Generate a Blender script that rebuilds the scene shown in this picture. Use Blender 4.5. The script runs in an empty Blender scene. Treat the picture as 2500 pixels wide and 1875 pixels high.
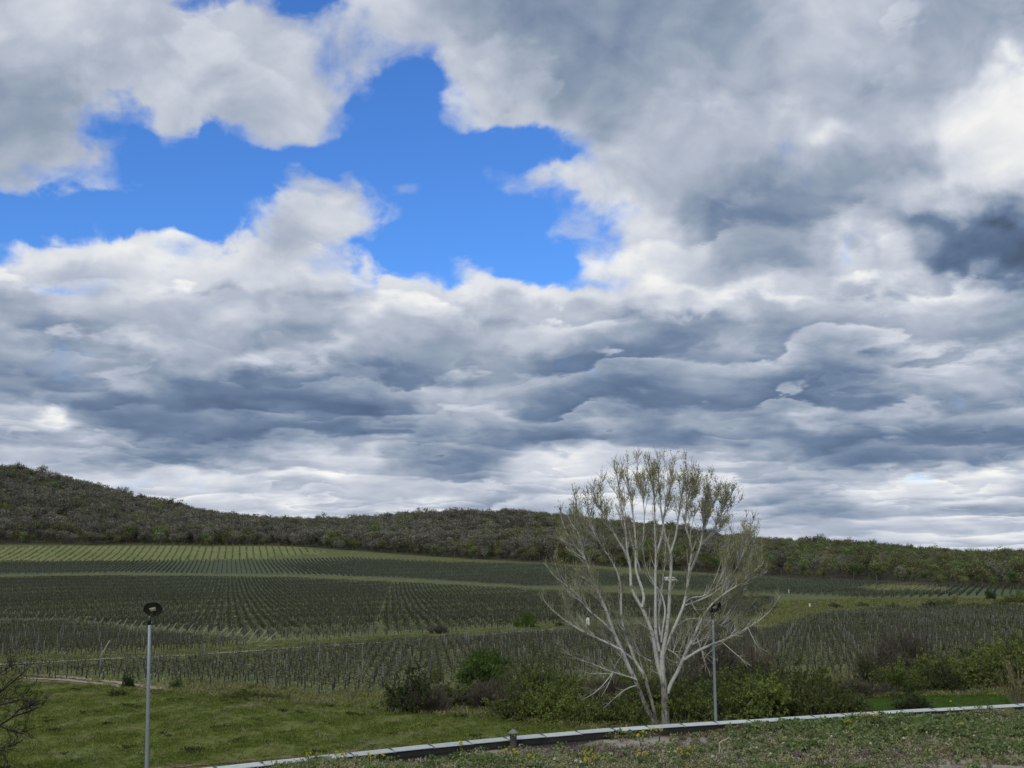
import bpy, bmesh, math, random
import numpy as np
from mathutils import Vector, Matrix

R = math.radians
rng = np.random.default_rng(11)
random.seed(5)
scn = bpy.context.scene
COL = scn.collection

# ------------------------------------------------------------------ camera
CAM_Z = 8.0                      # eye height above the meadow (standing on a terrace over the planted roof)
F = 2800.0                       # focal length in photo pixels (2500 x 1875)
HOR = 1365.0                     # photo row of the horizon
PITCH = math.atan((HOR - 937.5) / F)
cam_d = bpy.data.cameras.new('camera')
cam = bpy.data.objects.new('camera', cam_d)
COL.objects.link(cam)
cam.location = (0, 0, CAM_Z)
cam.rotation_euler = (math.pi / 2 + PITCH, 0, 0)
cam_d.sensor_width = 36.0
cam_d.lens = 36.0 * F / 2500.0
cam_d.clip_start = 0.1
cam_d.clip_end = 20000
scn.camera = cam

scn.view_settings.view_transform = 'Standard'
scn.view_settings.look = 'None'
scn.view_settings.exposure = 0.0
scn.view_settings.gamma = 1.0
scn.cycles.max_bounces = 5
scn.cycles.diffuse_bounces = 2
scn.cycles.glossy_bounces = 2
scn.cycles.transmission_bounces = 3
scn.cycles.transparent_max_bounces = 4
scn.cycles.use_adaptive_sampling = True

# ------------------------------------------------------------------ node expression helper
class NT:
    def __init__(s, tree):
        s.t = tree
    def new(s, typ, **kw):
        n = s.t.nodes.new(typ)
        for k, v in kw.items():
            setattr(n, k, v)
        return n
    def put(s, sock, v):
        if v is None:
            return
        if hasattr(v, 'is_output'):
            s.t.links.new(v, sock)
        else:
            sock.default_value = v
    def m(s, op, a, b=None, c=None, clamp=False):
        n = s.new('ShaderNodeMath', operation=op, use_clamp=clamp)
        s.put(n.inputs[0], a); s.put(n.inputs[1], b); s.put(n.inputs[2], c)
        return n.outputs[0]
    def vm(s, op, a, b=None, sc=None):
        n = s.new('ShaderNodeVectorMath', operation=op)
        s.put(n.inputs[0], a); s.put(n.inputs[1], b)
        if sc is not None:
            s.put(n.inputs['Scale'], sc)
        return n.outputs['Value'] if op in ('DOT_PRODUCT', 'LENGTH') else n.outputs[0]
    def xyz(s, x, y, z):
        n = s.new('ShaderNodeCombineXYZ')
        s.put(n.inputs[0], x); s.put(n.inputs[1], y); s.put(n.inputs[2], z)
        return n.outputs[0]
    def sep(s, v):
        n = s.new('ShaderNodeSeparateXYZ'); s.put(n.inputs[0], v)
        return n.outputs[0], n.outputs[1], n.outputs[2]
    def noise(s, vec, scale, detail=4, rough=0.55, dist=0.0, col=False, lac=2.0):
        n = s.new('ShaderNodeTexNoise')
        n.noise_dimensions = '3D'
        s.put(n.inputs['Vector'], vec)
        n.inputs['Scale'].default_value = scale
        n.inputs['Detail'].default_value = detail
        n.inputs['Roughness'].default_value = rough
        n.inputs['Lacunarity'].default_value = lac
        n.inputs['Distortion'].default_value = dist
        return n.outputs['Color'] if col else n.outputs['Fac']
    def ss(s, x, lo, hi):
        n = s.new('ShaderNodeMapRange', interpolation_type='SMOOTHSTEP')
        s.put(n.inputs['Value'], x); s.put(n.inputs['From Min'], lo); s.put(n.inputs['From Max'], hi)
        return n.outputs[0]
    def lin(s, x, a, b, c, d):
        n = s.new('ShaderNodeMapRange')
        s.put(n.inputs[0], x); s.put(n.inputs[1], a); s.put(n.inputs[2], b); s.put(n.inputs[3], c); s.put(n.inputs[4], d)
        return n.outputs[0]
    def mix(s, f, a, b, blend='MIX'):
        n = s.new('ShaderNodeMix', data_type='RGBA', blend_type=blend)
        s.put(n.inputs[0], f); s.put(n.inputs[6], a); s.put(n.inputs[7], b)
        return n.outputs[2]
    def ramp(s, f, stops, interp='LINEAR'):
        n = s.new('ShaderNodeValToRGB')
        r = n.color_ramp
        r.interpolation = interp
        while len(r.elements) > 1:
            r.elements.remove(r.elements[-1])
        r.elements[0].position = stops[0][0]
        r.elements[0].color = (*stops[0][1], 1)
        for p, c in stops[1:]:
            e = r.elements.new(p); e.color = (*c, 1)
        s.put(n.inputs[0], f)
        return n.outputs[0]

def lin_rgb(*c):
    return tuple(((v / 255) / 12.92 if v / 255 <= 0.04045 else ((v / 255 + 0.055) / 1.055) ** 2.4) for v in c)

# ------------------------------------------------------------------ world: sky with broken stratocumulus
SUN_EL, SUN_AZ = R(38), R(205)          # compass angle of the sun from +Y clockwise; low behind the viewer's left
world = bpy.data.worlds.new('World')
scn.world = world
world.use_nodes = True
wt = world.node_tree
wt.nodes.clear()
W = NT(wt)

# brightness of the cloud deck (two digits) and cover (one digit, 9 = closed) on a coarse grid of sky directions
SKY = [
 (0,   '76 82 83 81 80 77 78 78 78 78 80 83 81 76 70 65 62 63 65 63 61 62 64 66 72 80 80 76 72 68 69 70', '99999734423899999999999999999999'),
 (60, '78 82 81 79 79 76 80 80 80 78 76 80 80 78 72 66 62 62 65 63 62 65 66 64 72 78 79 78 70 67 69 74', '99999989885788999999999999999999'),
 (130, '74 76 76 77 79 76 80 82 80 80 78 78 78 80 82 76 68 64 62 63 66 68 64 68 74 76 77 74 68 68 76 94', '99999999985665899999999999999999'),
 (200, '70 70 72 76 80 80 78 76 78 80 80 80 80 82 82 76 70 66 64 66 68 72 70 72 78 74 70 70 70 76 92 96', '99999999975300799999999999999999'),
 (265, '66 64 65 74 78 79 80 76 76 78 78 80 80 80 82 80 76 70 67 70 72 74 80 74 80 72 72 74 80 90 95 94', '99944899985100489999999999999999'),
 (325, '66 66 68 74 78 78 78 78 78 78 78 78 78 78 80 80 80 76 72 74 76 74 72 76 78 86 76 76 84 90 92 94', '98831215885100101589999999999999'),
 (385, '70 70 74 78 78 78 78 78 78 76 80 80 80 80 80 80 80 82 80 74 74 76 73 74 74 72 68 70 74 88 94 94', '99951000210010011389999999999999'),
 (440, '72 72 76 80 80 80 78 78 80 74 72 78 78 78 78 80 82 84 82 78 74 72 70 66 68 68 68 70 76 88 88 90', '77653000164131124889999999999999'),
 (500, '78 78 78 78 78 78 78 80 84 80 82 82 80 80 80 78 80 82 80 88 78 66 64 63 62 62 64 68 74 78 72 62', '10000000388510013447999999999999'),
 (560, '80 84 90 92 90 86 84 80 80 76 82 84 82 80 80 80 80 82 82 86 88 74 64 62 62 64 72 66 54 50 46 42', '00131000689710012557999999799999'),
 (620, '90 94 90 92 92 92 92 90 86 82 86 84 84 84 84 84 84 84 88 90 86 80 68 64 66 74 88 84 66 52 45 42', '37898778986310000169999999799999'),
 (670, '89 87 79 83 87 91 91 89 83 87 91 93 91 91 93 91 89 87 83 87 87 81 77 77 83 83 89 89 87 77 57 45', '99779999998744532246899999999999'),
 (710, '77 85 81 77 85 83 79 75 73 79 87 85 94 93 93 94 93 93 93 89 95 94 95 93 87 81 79 83 87 83 73 65', '96689999999899999999999999999999'),
 (750, '71 73 81 77 77 75 79 83 79 71 71 79 86 84 82 82 82 83 83 83 87 85 81 76 73 81 76 75 82 81 80 73', '9'*32),
 (795, '79 67 67 73 77 75 73 79 71 67 69 75 77 73 71 73 79 83 79 69 63 61 63 69 67 73 77 77 77 75 73 71', '9'*32),
 (840, '75 79 71 79 83 81 75 71 65 77 83 73 69 67 71 77 81 79 71 63 59 59 65 69 71 69 71 77 81 77 77 71', '9'*32),
 (885, '68 70 70 72 70 68 72 76 86 76 66 60 60 68 72 72 68 62 60 62 66 70 72 72 70 64 62 68 72 76 74 68', '9'*32),
 (940, '61 61 61 69 71 59 53 55 55 55 57 59 61 61 67 73 69 61 59 59 61 63 63 63 61 61 63 69 75 77 77 67', '9'*32),
 (985, '77 75 65 55 57 59 53 51 53 55 55 57 65 77 81 79 67 59 58 58 59 60 60 59 59 60 63 65 69 71 71 75', '9'*32),
 (1030, '87 85 95 63 53 57 61 63 63 65 59 55 61 69 67 65 63 61 69 63 61 71 67 61 77 69 67 69 63 63 67 69', '9'*32),
 (1070, '71 73 75 81 71 57 55 55 57 61 67 69 65 63 69 63 59 59 65 69 65 57 67 61 57 57 57 59 59 57 57 57', '9'*32),
 (1115, '82 78 74 70 64 62 66 66 70 82 88 86 70 58 58 64 86 90 88 84 80 74 82 74 62 56 56 58 60 64 60 66', '9'*13 + '7' + '9'*18),
 (1160, '86 84 82 82 84 84 90 86 82 84 92 86 78 68 64 74 90 92 94 90 90 86 84 80 78 76 78 84 96 90 96 86', '99998979999999999999999999997999'),
 (1200, '86 86 86 86 88 90 92 86 90 90 88 86 82 78 76 80 78 86 90 88 86 86 84 78 72 80 92 98 92 96 92 82', '99997979999999999979999999999999'),
 (1240, '85 85 85 85 85 85 85 85 87 91 83 81 89 89 81 75 77 79 89 91 87 85 83 75 67 67 73 77 79 71 73 77', '99999999999999999979997999999999'),
 (1275, '85 85 85 85 85 85 85 85 85 87 85 85 85 85 81 81 89 89 87 87 85 83 79 77 73 75 87 83 81 89 83 81', '9'*32),
 (1310, '85 85 85 85 85 85 85 85 85 85 85 85 85 85 85 85 85 85 85 85 85 83 83 85 89 81 77 85 91 83 91 89', '9'*32),
 (1350,'80 80 80 80 80 80 80 80 80 80 80 80 80 80 80 80 80 80 80 80 80 78 78 78 80 78 78 80 82 80 82 82', '9'*32),
]
d = W.new('ShaderNodeTexCoord').outputs['Generated']
fwd = (0, math.cos(PITCH), math.sin(PITCH)); upv = (0, -math.sin(PITCH), math.cos(PITCH))
dz = W.sep(d)[2]
# noise space: squeezed towards the horizon so that far clouds lie flat
dx, dy, dz0 = W.sep(d)
zq = W.m('ADD', W.m('MULTIPLY', dz, 1.15), W.m('MULTIPLY', W.m('TANH', W.m('MULTIPLY', dz, 7.0)), 0.34))
P = W.xyz(dx, dy, zq)
n_big = W.noise(P, 9, 3, 0.5, col=True)
n_mid = W.noise(P, 24, 6, 0.48, 0.3, col=True)
w1 = W.vm('SCALE', W.vm('SUBTRACT', n_big, (0.5, 0.5, 0.5)), sc=0.030)
w2 = W.vm('SCALE', W.vm('SUBTRACT', n_mid, (0.5, 0.5, 0.5)), sc=0.062)
wsum = W.vm('ADD', w1, w2)
wsum = W.vm('MULTIPLY', wsum, W.xyz(1.0, 1.0, W.lin(dz, 0.0, 0.26, 0.30, 1.0)))
dw = W.vm('ADD', d, wsum)
fz = W.m('MAXIMUM', W.vm('DOT_PRODUCT', dw, fwd), 0.35)
wx = W.sep(dw)[0]
u = W.m('ADD', W.m('DIVIDE', W.m('MULTIPLY', wx, F / 1000), fz), 1.25)
v = W.m('SUBTRACT', 0.9375, W.m('DIVIDE', W.m('MULTIPLY', W.vm('DOT_PRODUCT', dw, upv), F / 1000), fz))
u = W.m('DIVIDE', W.m('PINGPONG', u, 2.5), 2.5)
v = W.m('MINIMUM', W.m('ABSOLUTE', v), 1.36)
acc = None
prev = None
for y, bs, cs in SKY:
    bl = [int(q) / 100 for q in bs.split()]
    cl = [int(q) / 9 for q in cs]
    stops = [(k / 31, (bl[k], cl[k], 0)) for k in range(32)]
    row = W.ramp(u, stops, 'EASE')
    if acc is None:
        acc = row
    else:
        acc = W.mix(W.ss(v, prev / 1000, y / 1000), acc, row)
    prev = y
B, C, _ = W.sep(acc)
# billow detail: density noise and its difference towards the light
Ld = Vector((-0.35, 0.1, 0.93)).normalized() * 0.02
f0 = W.noise(P, 15, 7, 0.52, 0.5)
f1 = W.noise(W.vm('ADD', P, tuple(Ld)), 15, 7, 0.52, 0.5)
emb = W.m('SUBTRACT', f0, f1)
fine = W.noise(P, 75, 5, 0.6)
cov = W.m('ADD', C, W.m('MULTIPLY', W.m('SUBTRACT', f0, 0.5), 1.15))
cov = W.m('ADD', cov, W.m('MULTIPLY', W.m('SUBTRACT', fine, 0.5), 0.22))
alpha = W.ss(cov, 0.26, 0.86)
soft = W.lin(dz, 0.08, 0.35, 0.10, 0.24)
# rows of cumulus behind each other: each row dark at its flat base and bright at its billowing top
pz = W.m('MAXIMUM', dz, 0.0)
P2 = W.xyz(dx, dy, W.m('MULTIPLY', zq, 1.5))
lay = W.noise(P2, 7, 7, 0.53, 0.2)
phase = W.m('ADD', W.m('MULTIPLY', W.m('LOGARITHM', W.m('ADD', 1.0, W.m('DIVIDE', pz, 0.02)), math.e), 4.0), W.m('MULTIPLY', lay, 3.8))
saw = W.m('FRACT', phase)
saw = W.m('MULTIPLY', W.m('POWER', saw, 1.3), W.m('SUBTRACT', 1.0, W.ss(saw, W.lin(W.noise(P, 14, 2, 0.5), 0.35, 0.65, 0.55, 0.90), 1.0)))
emb2 = W.m('MULTIPLY', W.m('SUBTRACT', saw, 0.34), W.ss(W.noise(P, 5, 2, 0.5), 0.24, 0.62))
lay2 = W.noise(P2, 17, 6, 0.52, 0.3)
ph2 = W.m('FRACT', W.m('ADD', W.m('MULTIPLY', W.m('LOGARITHM', W.m('ADD', 1.0, W.m('DIVIDE', pz, 0.02)), math.e), 5.5), W.m('MULTIPLY', lay2, 4.2)))
saw2 = W.m('MULTIPLY', W.m('POWER', ph2, 1.6), W.m('SUBTRACT', 1.0, W.ss(ph2, W.lin(W.noise(P, 22, 2, 0.5), 0.35, 0.65, 0.55, 0.88), 1.0)))
emb3 = W.m('MULTIPLY', W.m('SUBTRACT', saw2, 0.30), W.ss(W.noise(P, 11, 2, 0.5), 0.34, 0.64))
br = W.m('ADD', B, W.m('MULTIPLY', emb, soft))
br = W.m('ADD', br, W.m('MULTIPLY', emb2, W.lin(dz, 0.18, 0.34, 0.24, 0.07)))
br = W.m('ADD', br, W.m('MULTIPLY', emb3, W.lin(dz, 0.06, 0.26, 0.13, 0.0)))
br = W.m('ADD', W.m('MULTIPLY', W.m('SUBTRACT', br, 0.66), W.lin(dz, 0.06, 0.28, 0.95, 1.0)), W.lin(dz, 0.10, 0.30, 0.635, 0.66))
br = W.m('ADD', br, W.m('MULTIPLY', W.m('SUBTRACT', fine, 0.5), 0.02))
br = W.m('ADD', br, W.m('MULTIPLY', W.m('SUBTRACT', 1.0, alpha), 0.06))
ccol = W.ramp(br, [(0.36, lin_rgb(72, 86, 106)), (0.46, lin_rgb(90, 109, 138)), (0.56, lin_rgb(112, 131, 159)),
                   (0.66, lin_rgb(148, 162, 181)), (0.76, lin_rgb(182, 190, 205)), (0.86, lin_rgb(212, 217, 226)),
                   (0.95, lin_rgb(240, 241, 240)), (1.0, lin_rgb(250, 250, 248))])
sky = W.new('ShaderNodeTexSky', sky_type='NISHITA')
sky.sun_disc = False
sky.sun_elevation = SUN_EL
sky.sun_rotation = SUN_AZ
sky.air_density = 1.0
sky.dust_density = 0.4
sky.ozone_density = 3.0
skyc = W.mix(1.0, sky.outputs[0], (0.54, 0.98, 1.62, 1), 'MULTIPLY')
WS = 0.1
ccol = W.vm('SCALE', ccol, sc=1.0 / WS)
full = W.mix(alpha, skyc, ccol)
bg = W.new('ShaderNodeBackground')
bg.inputs['Strength'].default_value = WS
wt.links.new(full, bg.inputs['Color'])
wo = W.new('ShaderNodeOutputWorld')
wt.links.new(bg.outputs[0], wo.inputs['Surface'])
world.cycles.sampling_method = 'MANUAL'
world.cycles.sample_map_resolution = 512

sun_d = bpy.data.lights.new('sun', 'SUN')
sun_d.energy = 1.2
sun_d.angle = R(14)
sun_d.color = (1.0, 0.95, 0.88)
sun = bpy.data.objects.new('sun', sun_d)
COL.objects.link(sun)
sdir = Vector((math.sin(SUN_AZ) * math.cos(SUN_EL), math.cos(SUN_AZ) * math.cos(SUN_EL), math.sin(SUN_EL)))
sun.rotation_euler = (-sdir).to_track_quat('-Z', 'Y').to_euler()
sun.location = (-20, -20, 40)

# ------------------------------------------------------------------ pixel <-> world helpers
CP, SP = math.cos(PITCH), math.sin(PITCH)
def ray(px, py):
    px = np.asarray(px, float); py = np.asarray(py, float)
    a = px - 1250; b = 937.5 - py
    dx = a; dy = F * CP - b * SP; dz = F * SP + b * CP
    n = np.sqrt(dx * dx + dy * dy + dz * dz)
    return dx / n, dy / n, dz / n
def project(x, y, z):
    z = z - CAM_Z
    f = y * CP + z * SP
    uu = -y * SP + z * CP
    f = np.maximum(f, 1e-3)
    return 1250 + F * x / f, 937.5 - F * uu / f
def plane_pt(px, py, z):
    dx, dy, dz = ray(px, py)
    t = (z - CAM_Z) / dz
    return dx * t, dy * t

BASE_R = [0, 100, 150, 240, 400, 500, 600, 740, 800, 860, 1000]
BASE_Z = [-8, -8, -9.5, -11.4, -12, -10.3, -7.5, -1.9, 3.0, 9.6, 26]
EDGE_X = [-800, 0, 700, 850, 1000, 1300, 1800, 2100, 2500, 3300]
EDGE_R = [860, 860, 860, 830, 795, 735, 585, 512, 455, 440]
SKY_X = [-900, -400, 0, 100, 250, 400, 500, 600, 700, 800, 900, 1000, 1100, 1200, 1300, 1400, 1500, 1600, 1700, 1800, 1900, 2000, 2100, 2200, 2300, 2400, 2500, 2900, 3400]
SKY_Y = [1176, 1146, 1162, 1176, 1205, 1238, 1262, 1271, 1275, 1277, 1268, 1262, 1257, 1255, 1258, 1270, 1282, 1291, 1305, 1313, 1318, 1320, 1327, 1337, 1345, 1349, 1350, 1352, 1340]
RIDGE_X = [-900, 0, 600, 1250, 1700, 2100, 2500, 3400]
RIDGE_R = [1350, 1300, 1250, 1230, 1150, 1080, 1100, 1100]
def smooth(t):
    t = np.clip(t, 0, 1)
    return t * t * (3 - 2 * t)
def interp_s(x, xs, ys):                      # interpolation softened by averaging neighbours
    return (np.interp(x - 40, xs, ys) + np.interp(x, xs, ys) + np.interp(x + 40, xs, ys)) / 3
def col_of(x, y):
    az = np.clip(np.arctan2(x, y), -R(36), R(36))
    return 1250 + F * np.tan(az) / CP
def wavy(x, y):
    return (np.sin(x * 0.021 + 1.3) * np.cos(y * 0.017 + 0.4) + 0.6 * np.sin(x * 0.047 + y * 0.031) + 0.35 * np.sin(x * 0.09 - y * 0.11 + 2))
def height(x, y):
    x = np.asarray(x, float); y = np.asarray(y, float)
    r = np.hypot(x, y)
    c = col_of(x, y)
    re = interp_s(c, EDGE_X, EDGE_R)
    rr = interp_s(c, RIDGE_X, RIDGE_R)
    base = (np.interp(r - 15, BASE_R, BASE_Z) + np.interp(r, BASE_R, BASE_Z) + np.interp(r + 15, BASE_R, BASE_Z)) / 3
    ze = np.interp(re, BASE_R, BASE_Z)
    zr = (HOR - interp_s(c, SKY_X, SKY_Y)) / F * rr * 0.985 - 7.0
    t = (r - re) / (rr - re)
    hill = ze + (zr - ze) * (0.75 * np.clip(t, 0, 1) + 0.25 * smooth(t)) + wavy(x, y) * 2.2 * np.clip(t, 0, 1) * np.clip((1 - t) * 4, 0, 1)
    back = zr - 0.10 * np.maximum(r - rr, 0)
    hill = np.where(t > 1, np.maximum(back, -22), hill)
    z = np.where(t > 0, hill, base)
    z = z + np.clip((r - 75) / 120, 0, 1) * np.clip((re - r) / 60, 0, 1) * 0.35 * wavy(x * 1.5, y * 1.5)
    return z + CAM_Z
def hgt(x, y):
    return float(height(np.array([x]), np.array([y]))[0])
def ground_pt(px, py):
    """first point of the terrain on the ray through a photo pixel"""
    px = np.atleast_1d(np.asarray(px, float)); py = np.atleast_1d(np.asarray(py, float))
    dx, dy, dz = ray(px, py)
    ts = np.concatenate([np.arange(25, 200, 1.0), np.arange(200, 1500, 4.0)])
    X = dx[:, None] * ts; Y = dy[:, None] * ts; Z = CAM_Z + dz[:, None] * ts
    below = Z < height(X, Y)
    k = np.where(below.any(1), below.argmax(1), len(ts) - 1)
    lo = ts[np.maximum(k - 1, 0)]; hi = ts[k]
    for _ in range(18):
        mid = (lo + hi) / 2
        b = CAM_Z + dz * mid < height(dx * mid, dy * mid)
        hi = np.where(b, mid, hi); lo = np.where(b, lo, mid)
    return dx * hi, dy * hi, CAM_Z + dz * hi
def gpt(px, py):
    a, b, c = ground_pt([px], [py])
    return float(a[0]), float(b[0]), float(c[0])
def in_poly(px, py, poly):
    px = np.asarray(px); py = np.asarray(py)
    inside = np.zeros(px.shape, bool)
    n = len(poly)
    for i in range(n):
        x0, y0 = poly[i]; x1, y1 = poly[(i + 1) % n]
        if y0 == y1:
            continue
        cnd = ((y0 > py) != (y1 > py)) & (px < (x1 - x0) * (py - y0) / (y1 - y0) + x0)
        inside ^= cnd
    return inside

# ------------------------------------------------------------------ mesh helpers
def mesh_np(name, V, Q=None, T=None, mat=None, attr=None, smooth_sh=False, uv=None):
    """mesh from numpy arrays: V (n,3), Q quads, T triangles"""
    me = bpy.data.meshes.new(name)
    V = np.asarray(V, np.float32)
    me.vertices.add(len(V))
    me.vertices.foreach_set('co', V.ravel())
    loops = []; starts = []; tot = []
    off = 0
    for A, k in ((Q, 4), (T, 3)):
        if A is None or len(A) == 0:
            continue
        A = np.asarray(A, np.int32)
        loops.append(A.ravel())
        starts.append(off + np.arange(len(A), dtype=np.int32) * k)
        off += len(A) * k
    if loops:
        L = np.concatenate(loops); S = np.concatenate(starts)
        me.loops.add(len(L)); me.loops.foreach_set('vertex_index', L)
        me.polygons.add(len(S)); me.polygons.foreach_set('loop_start', S)
        if smooth_sh:
            me.polygons.foreach_set('use_smooth', np.ones(len(S), bool))
        else:
            me.polygons.foreach_set('use_smooth', np.zeros(len(S), bool))
    me.update(calc_edges=True)
    if attr:
        for k, a in attr.items():
            at = me.attributes.new(k, 'FLOAT', 'POINT')
            at.data.foreach_set('value', np.asarray(a, np.float32))
    if mat:
        me.materials.append(mat)
    return me
def link(name, me, parent=None, loc=None, rz=0.0, sc=None):
    o = bpy.data.objects.new(name, me)
    COL.objects.link(o)
    if parent is not None:
        o.parent = parent
    if loc is not None:
        o.location = loc
    if rz:
        o.rotation_euler = (0, 0, rz)
    if sc is not None:
        o.scale = sc if hasattr(sc, '__len__') else (sc, sc, sc)
    return o
def tag(o, label=None, cat=None, group=None, kind=None):
    if label: o['label'] = label
    if cat: o['category'] = cat
    if group: o['group'] = group
    if kind: o['kind'] = kind
    return o
def empty(name, loc=(0, 0, 0), rz=0.0, sc=1.0):
    o = link(name, None, None, loc, rz, sc)
    o.empty_display_size = 0.2
    return o
def copy_tree(o, parent=None):
    c = o.copy(); COL.objects.link(c); c.parent = parent
    for ch in o.children:
        if ch.name in COL.objects:
            copy_tree(ch, c)
    return c

class MB:
    """collects quads and triangles of several shapes into one mesh"""
    def __init__(s):
        s.V = []; s.Q = []; s.T = []; s.A = []; s.n = 0
    def add(s, V, Q=None, T=None, a=0.0):
        V = np.asarray(V, float)
        s.V.append(V)
        if Q is not None and len(Q): s.Q.append(np.asarray(Q) + s.n)
        if T is not None and len(T): s.T.append(np.asarray(T) + s.n)
        s.A.append(np.full(len(V), a) if np.isscalar(a) else np.asarray(a))
        s.n += len(V)
        return s
    def mesh(s, name, mat, smooth_sh=False):
        V = np.concatenate(s.V)
        Q = np.concatenate(s.Q) if s.Q else None
        T = np.concatenate(s.T) if s.T else None
        return mesh_np(name, V, Q, T, mat, {'tint': np.concatenate(s.A)}, smooth_sh)
    def box(s, x0, x1, y0, y1, z0, z1, a=0.0):
        V = [(x, y, z) for z in (z0, z1) for x, y in ((x0, y0), (x1, y0), (x1, y1), (x0, y1))]
        return s.add(V, [(0, 3, 2, 1), (4, 5, 6, 7), (0, 1, 5, 4), (1, 2, 6, 5), (2, 3, 7, 6), (3, 0, 4, 7)], a=a)
    def tube(s, pts, rad, sides=6, a=0.0, cap=True):
        V, Q, T = tube(pts, rad, sides, cap)
        return s.add(V, Q, T, a)
    def lathe(s, prof, seg=20, center=(0, 0, 0), a=0.0):
        prof = np.asarray(prof, float)
        ang = np.arange(seg) / seg * 2 * math.pi
        V = np.stack([prof[:, 0][:, None] * np.cos(ang), prof[:, 0][:, None] * np.sin(ang), np.repeat(prof[:, 1][:, None], seg, 1)], -1).reshape(-1, 3) + np.asarray(center)
        Q = []
        for i in range(len(prof) - 1):
            for k in range(seg):
                k2 = (k + 1) % seg
                Q.append((i * seg + k, i * seg + k2, (i + 1) * seg + k2, (i + 1) * seg + k))
        return s.add(V, Q, a=a)

def tube(pts, rad, sides=6, cap=True):
    pts = np.asarray(pts, float); n = len(pts)
    rad = np.broadcast_to(np.asarray(rad, float), (n,))
    tan = np.gradient(pts, axis=0)
    tan /= np.linalg.norm(tan, axis=1)[:, None] + 1e-9
    ref = np.array([0.3, 0.9, 0.1]) if abs(tan[0][2]) > 0.6 else np.array([0, 0, 1.0])
    nrm = np.cross(tan, ref); nrm /= np.linalg.norm(nrm, axis=1)[:, None] + 1e-9
    bi = np.cross(tan, nrm)
    ang = np.arange(sides) / sides * 2 * math.pi
    V = pts[:, None, :] + rad[:, None, None] * (np.cos(ang)[None, :, None] * nrm[:, None, :] + np.sin(ang)[None, :, None] * bi[:, None, :])
    V = V.reshape(-1, 3)
    i = np.arange(n - 1)[:, None] * sides; k = np.arange(sides)[None, :]; k2 = (k + 1) % sides
    Q = np.stack([i + k, i + k2, i + sides + k2, i + sides + k], -1).reshape(-1, 4)
    T = None
    if cap:
        V = np.concatenate([V, pts[-1:] + tan[-1:] * rad[-1]])
        e = (n - 1) * sides
        T = [(e + q, e + (q + 1) % sides, len(V) - 1) for q in range(sides)]
    return V, Q, T
def tubes_np(P, rad, sides=3):
    """many tubes at once: P (m, n, 3), rad (m, n)"""
    m, n, _ = P.shape
    tan = np.gradient(P, axis=1)
    tan /= np.linalg.norm(tan, axis=2, keepdims=True) + 1e-9
    ref = np.where(np.abs(tan[:, :, 2:3]) > 0.8, np.array([1.0, 0, 0]), np.array([0, 0, 1.0]))
    nrm = np.cross(tan, ref); nrm /= np.linalg.norm(nrm, axis=2, keepdims=True) + 1e-9
    bi = np.cross(tan, nrm)
    ang = np.arange(sides) / sides * 2 * math.pi
    V = P[:, :, None, :] + rad[:, :, None, None] * (np.cos(ang)[None, None, :, None] * nrm[:, :, None, :] + np.sin(ang)[None, None, :, None] * bi[:, :, None, :])
    base = (np.arange(m)[:, None, None] * n + np.arange(n - 1)[None, :, None]) * sides
    k = np.arange(sides)[None, None, :]; k2 = (k + 1) % sides
    Q = np.stack([base + k, base + k2, base + sides + k2, base + sides + k], -1).reshape(-1, 4)
    return V.reshape(-1, 3), Q
def unit(v):
    return v / (np.linalg.norm(v, axis=-1, keepdims=True) + 1e-9)
def leaves_np(c, size, g, aspect=1.6, up=0.0, along=None):
    """leaf quads (diamond) at centres c (n,3)"""
    n = len(c)
    a = unit(g.normal(size=(n, 3)) + np.array([0, 0, up]))
    if along is not None:
        a = unit(a * 0.6 + along)
    b = unit(np.cross(a, g.normal(size=(n, 3))))
    s = np.broadcast_to(np.asarray(size, float), (n,))[:, None] * g.uniform(0.65, 1.35, (n, 1))
    V = np.stack([c - a * s * aspect * 0.5, c + b * s * 0.5, c + a * s * aspect * 0.5, c - b * s * 0.5], 1).reshape(-1, 3)
    Q = np.arange(n * 4).reshape(n, 4)
    return V, Q

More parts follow.
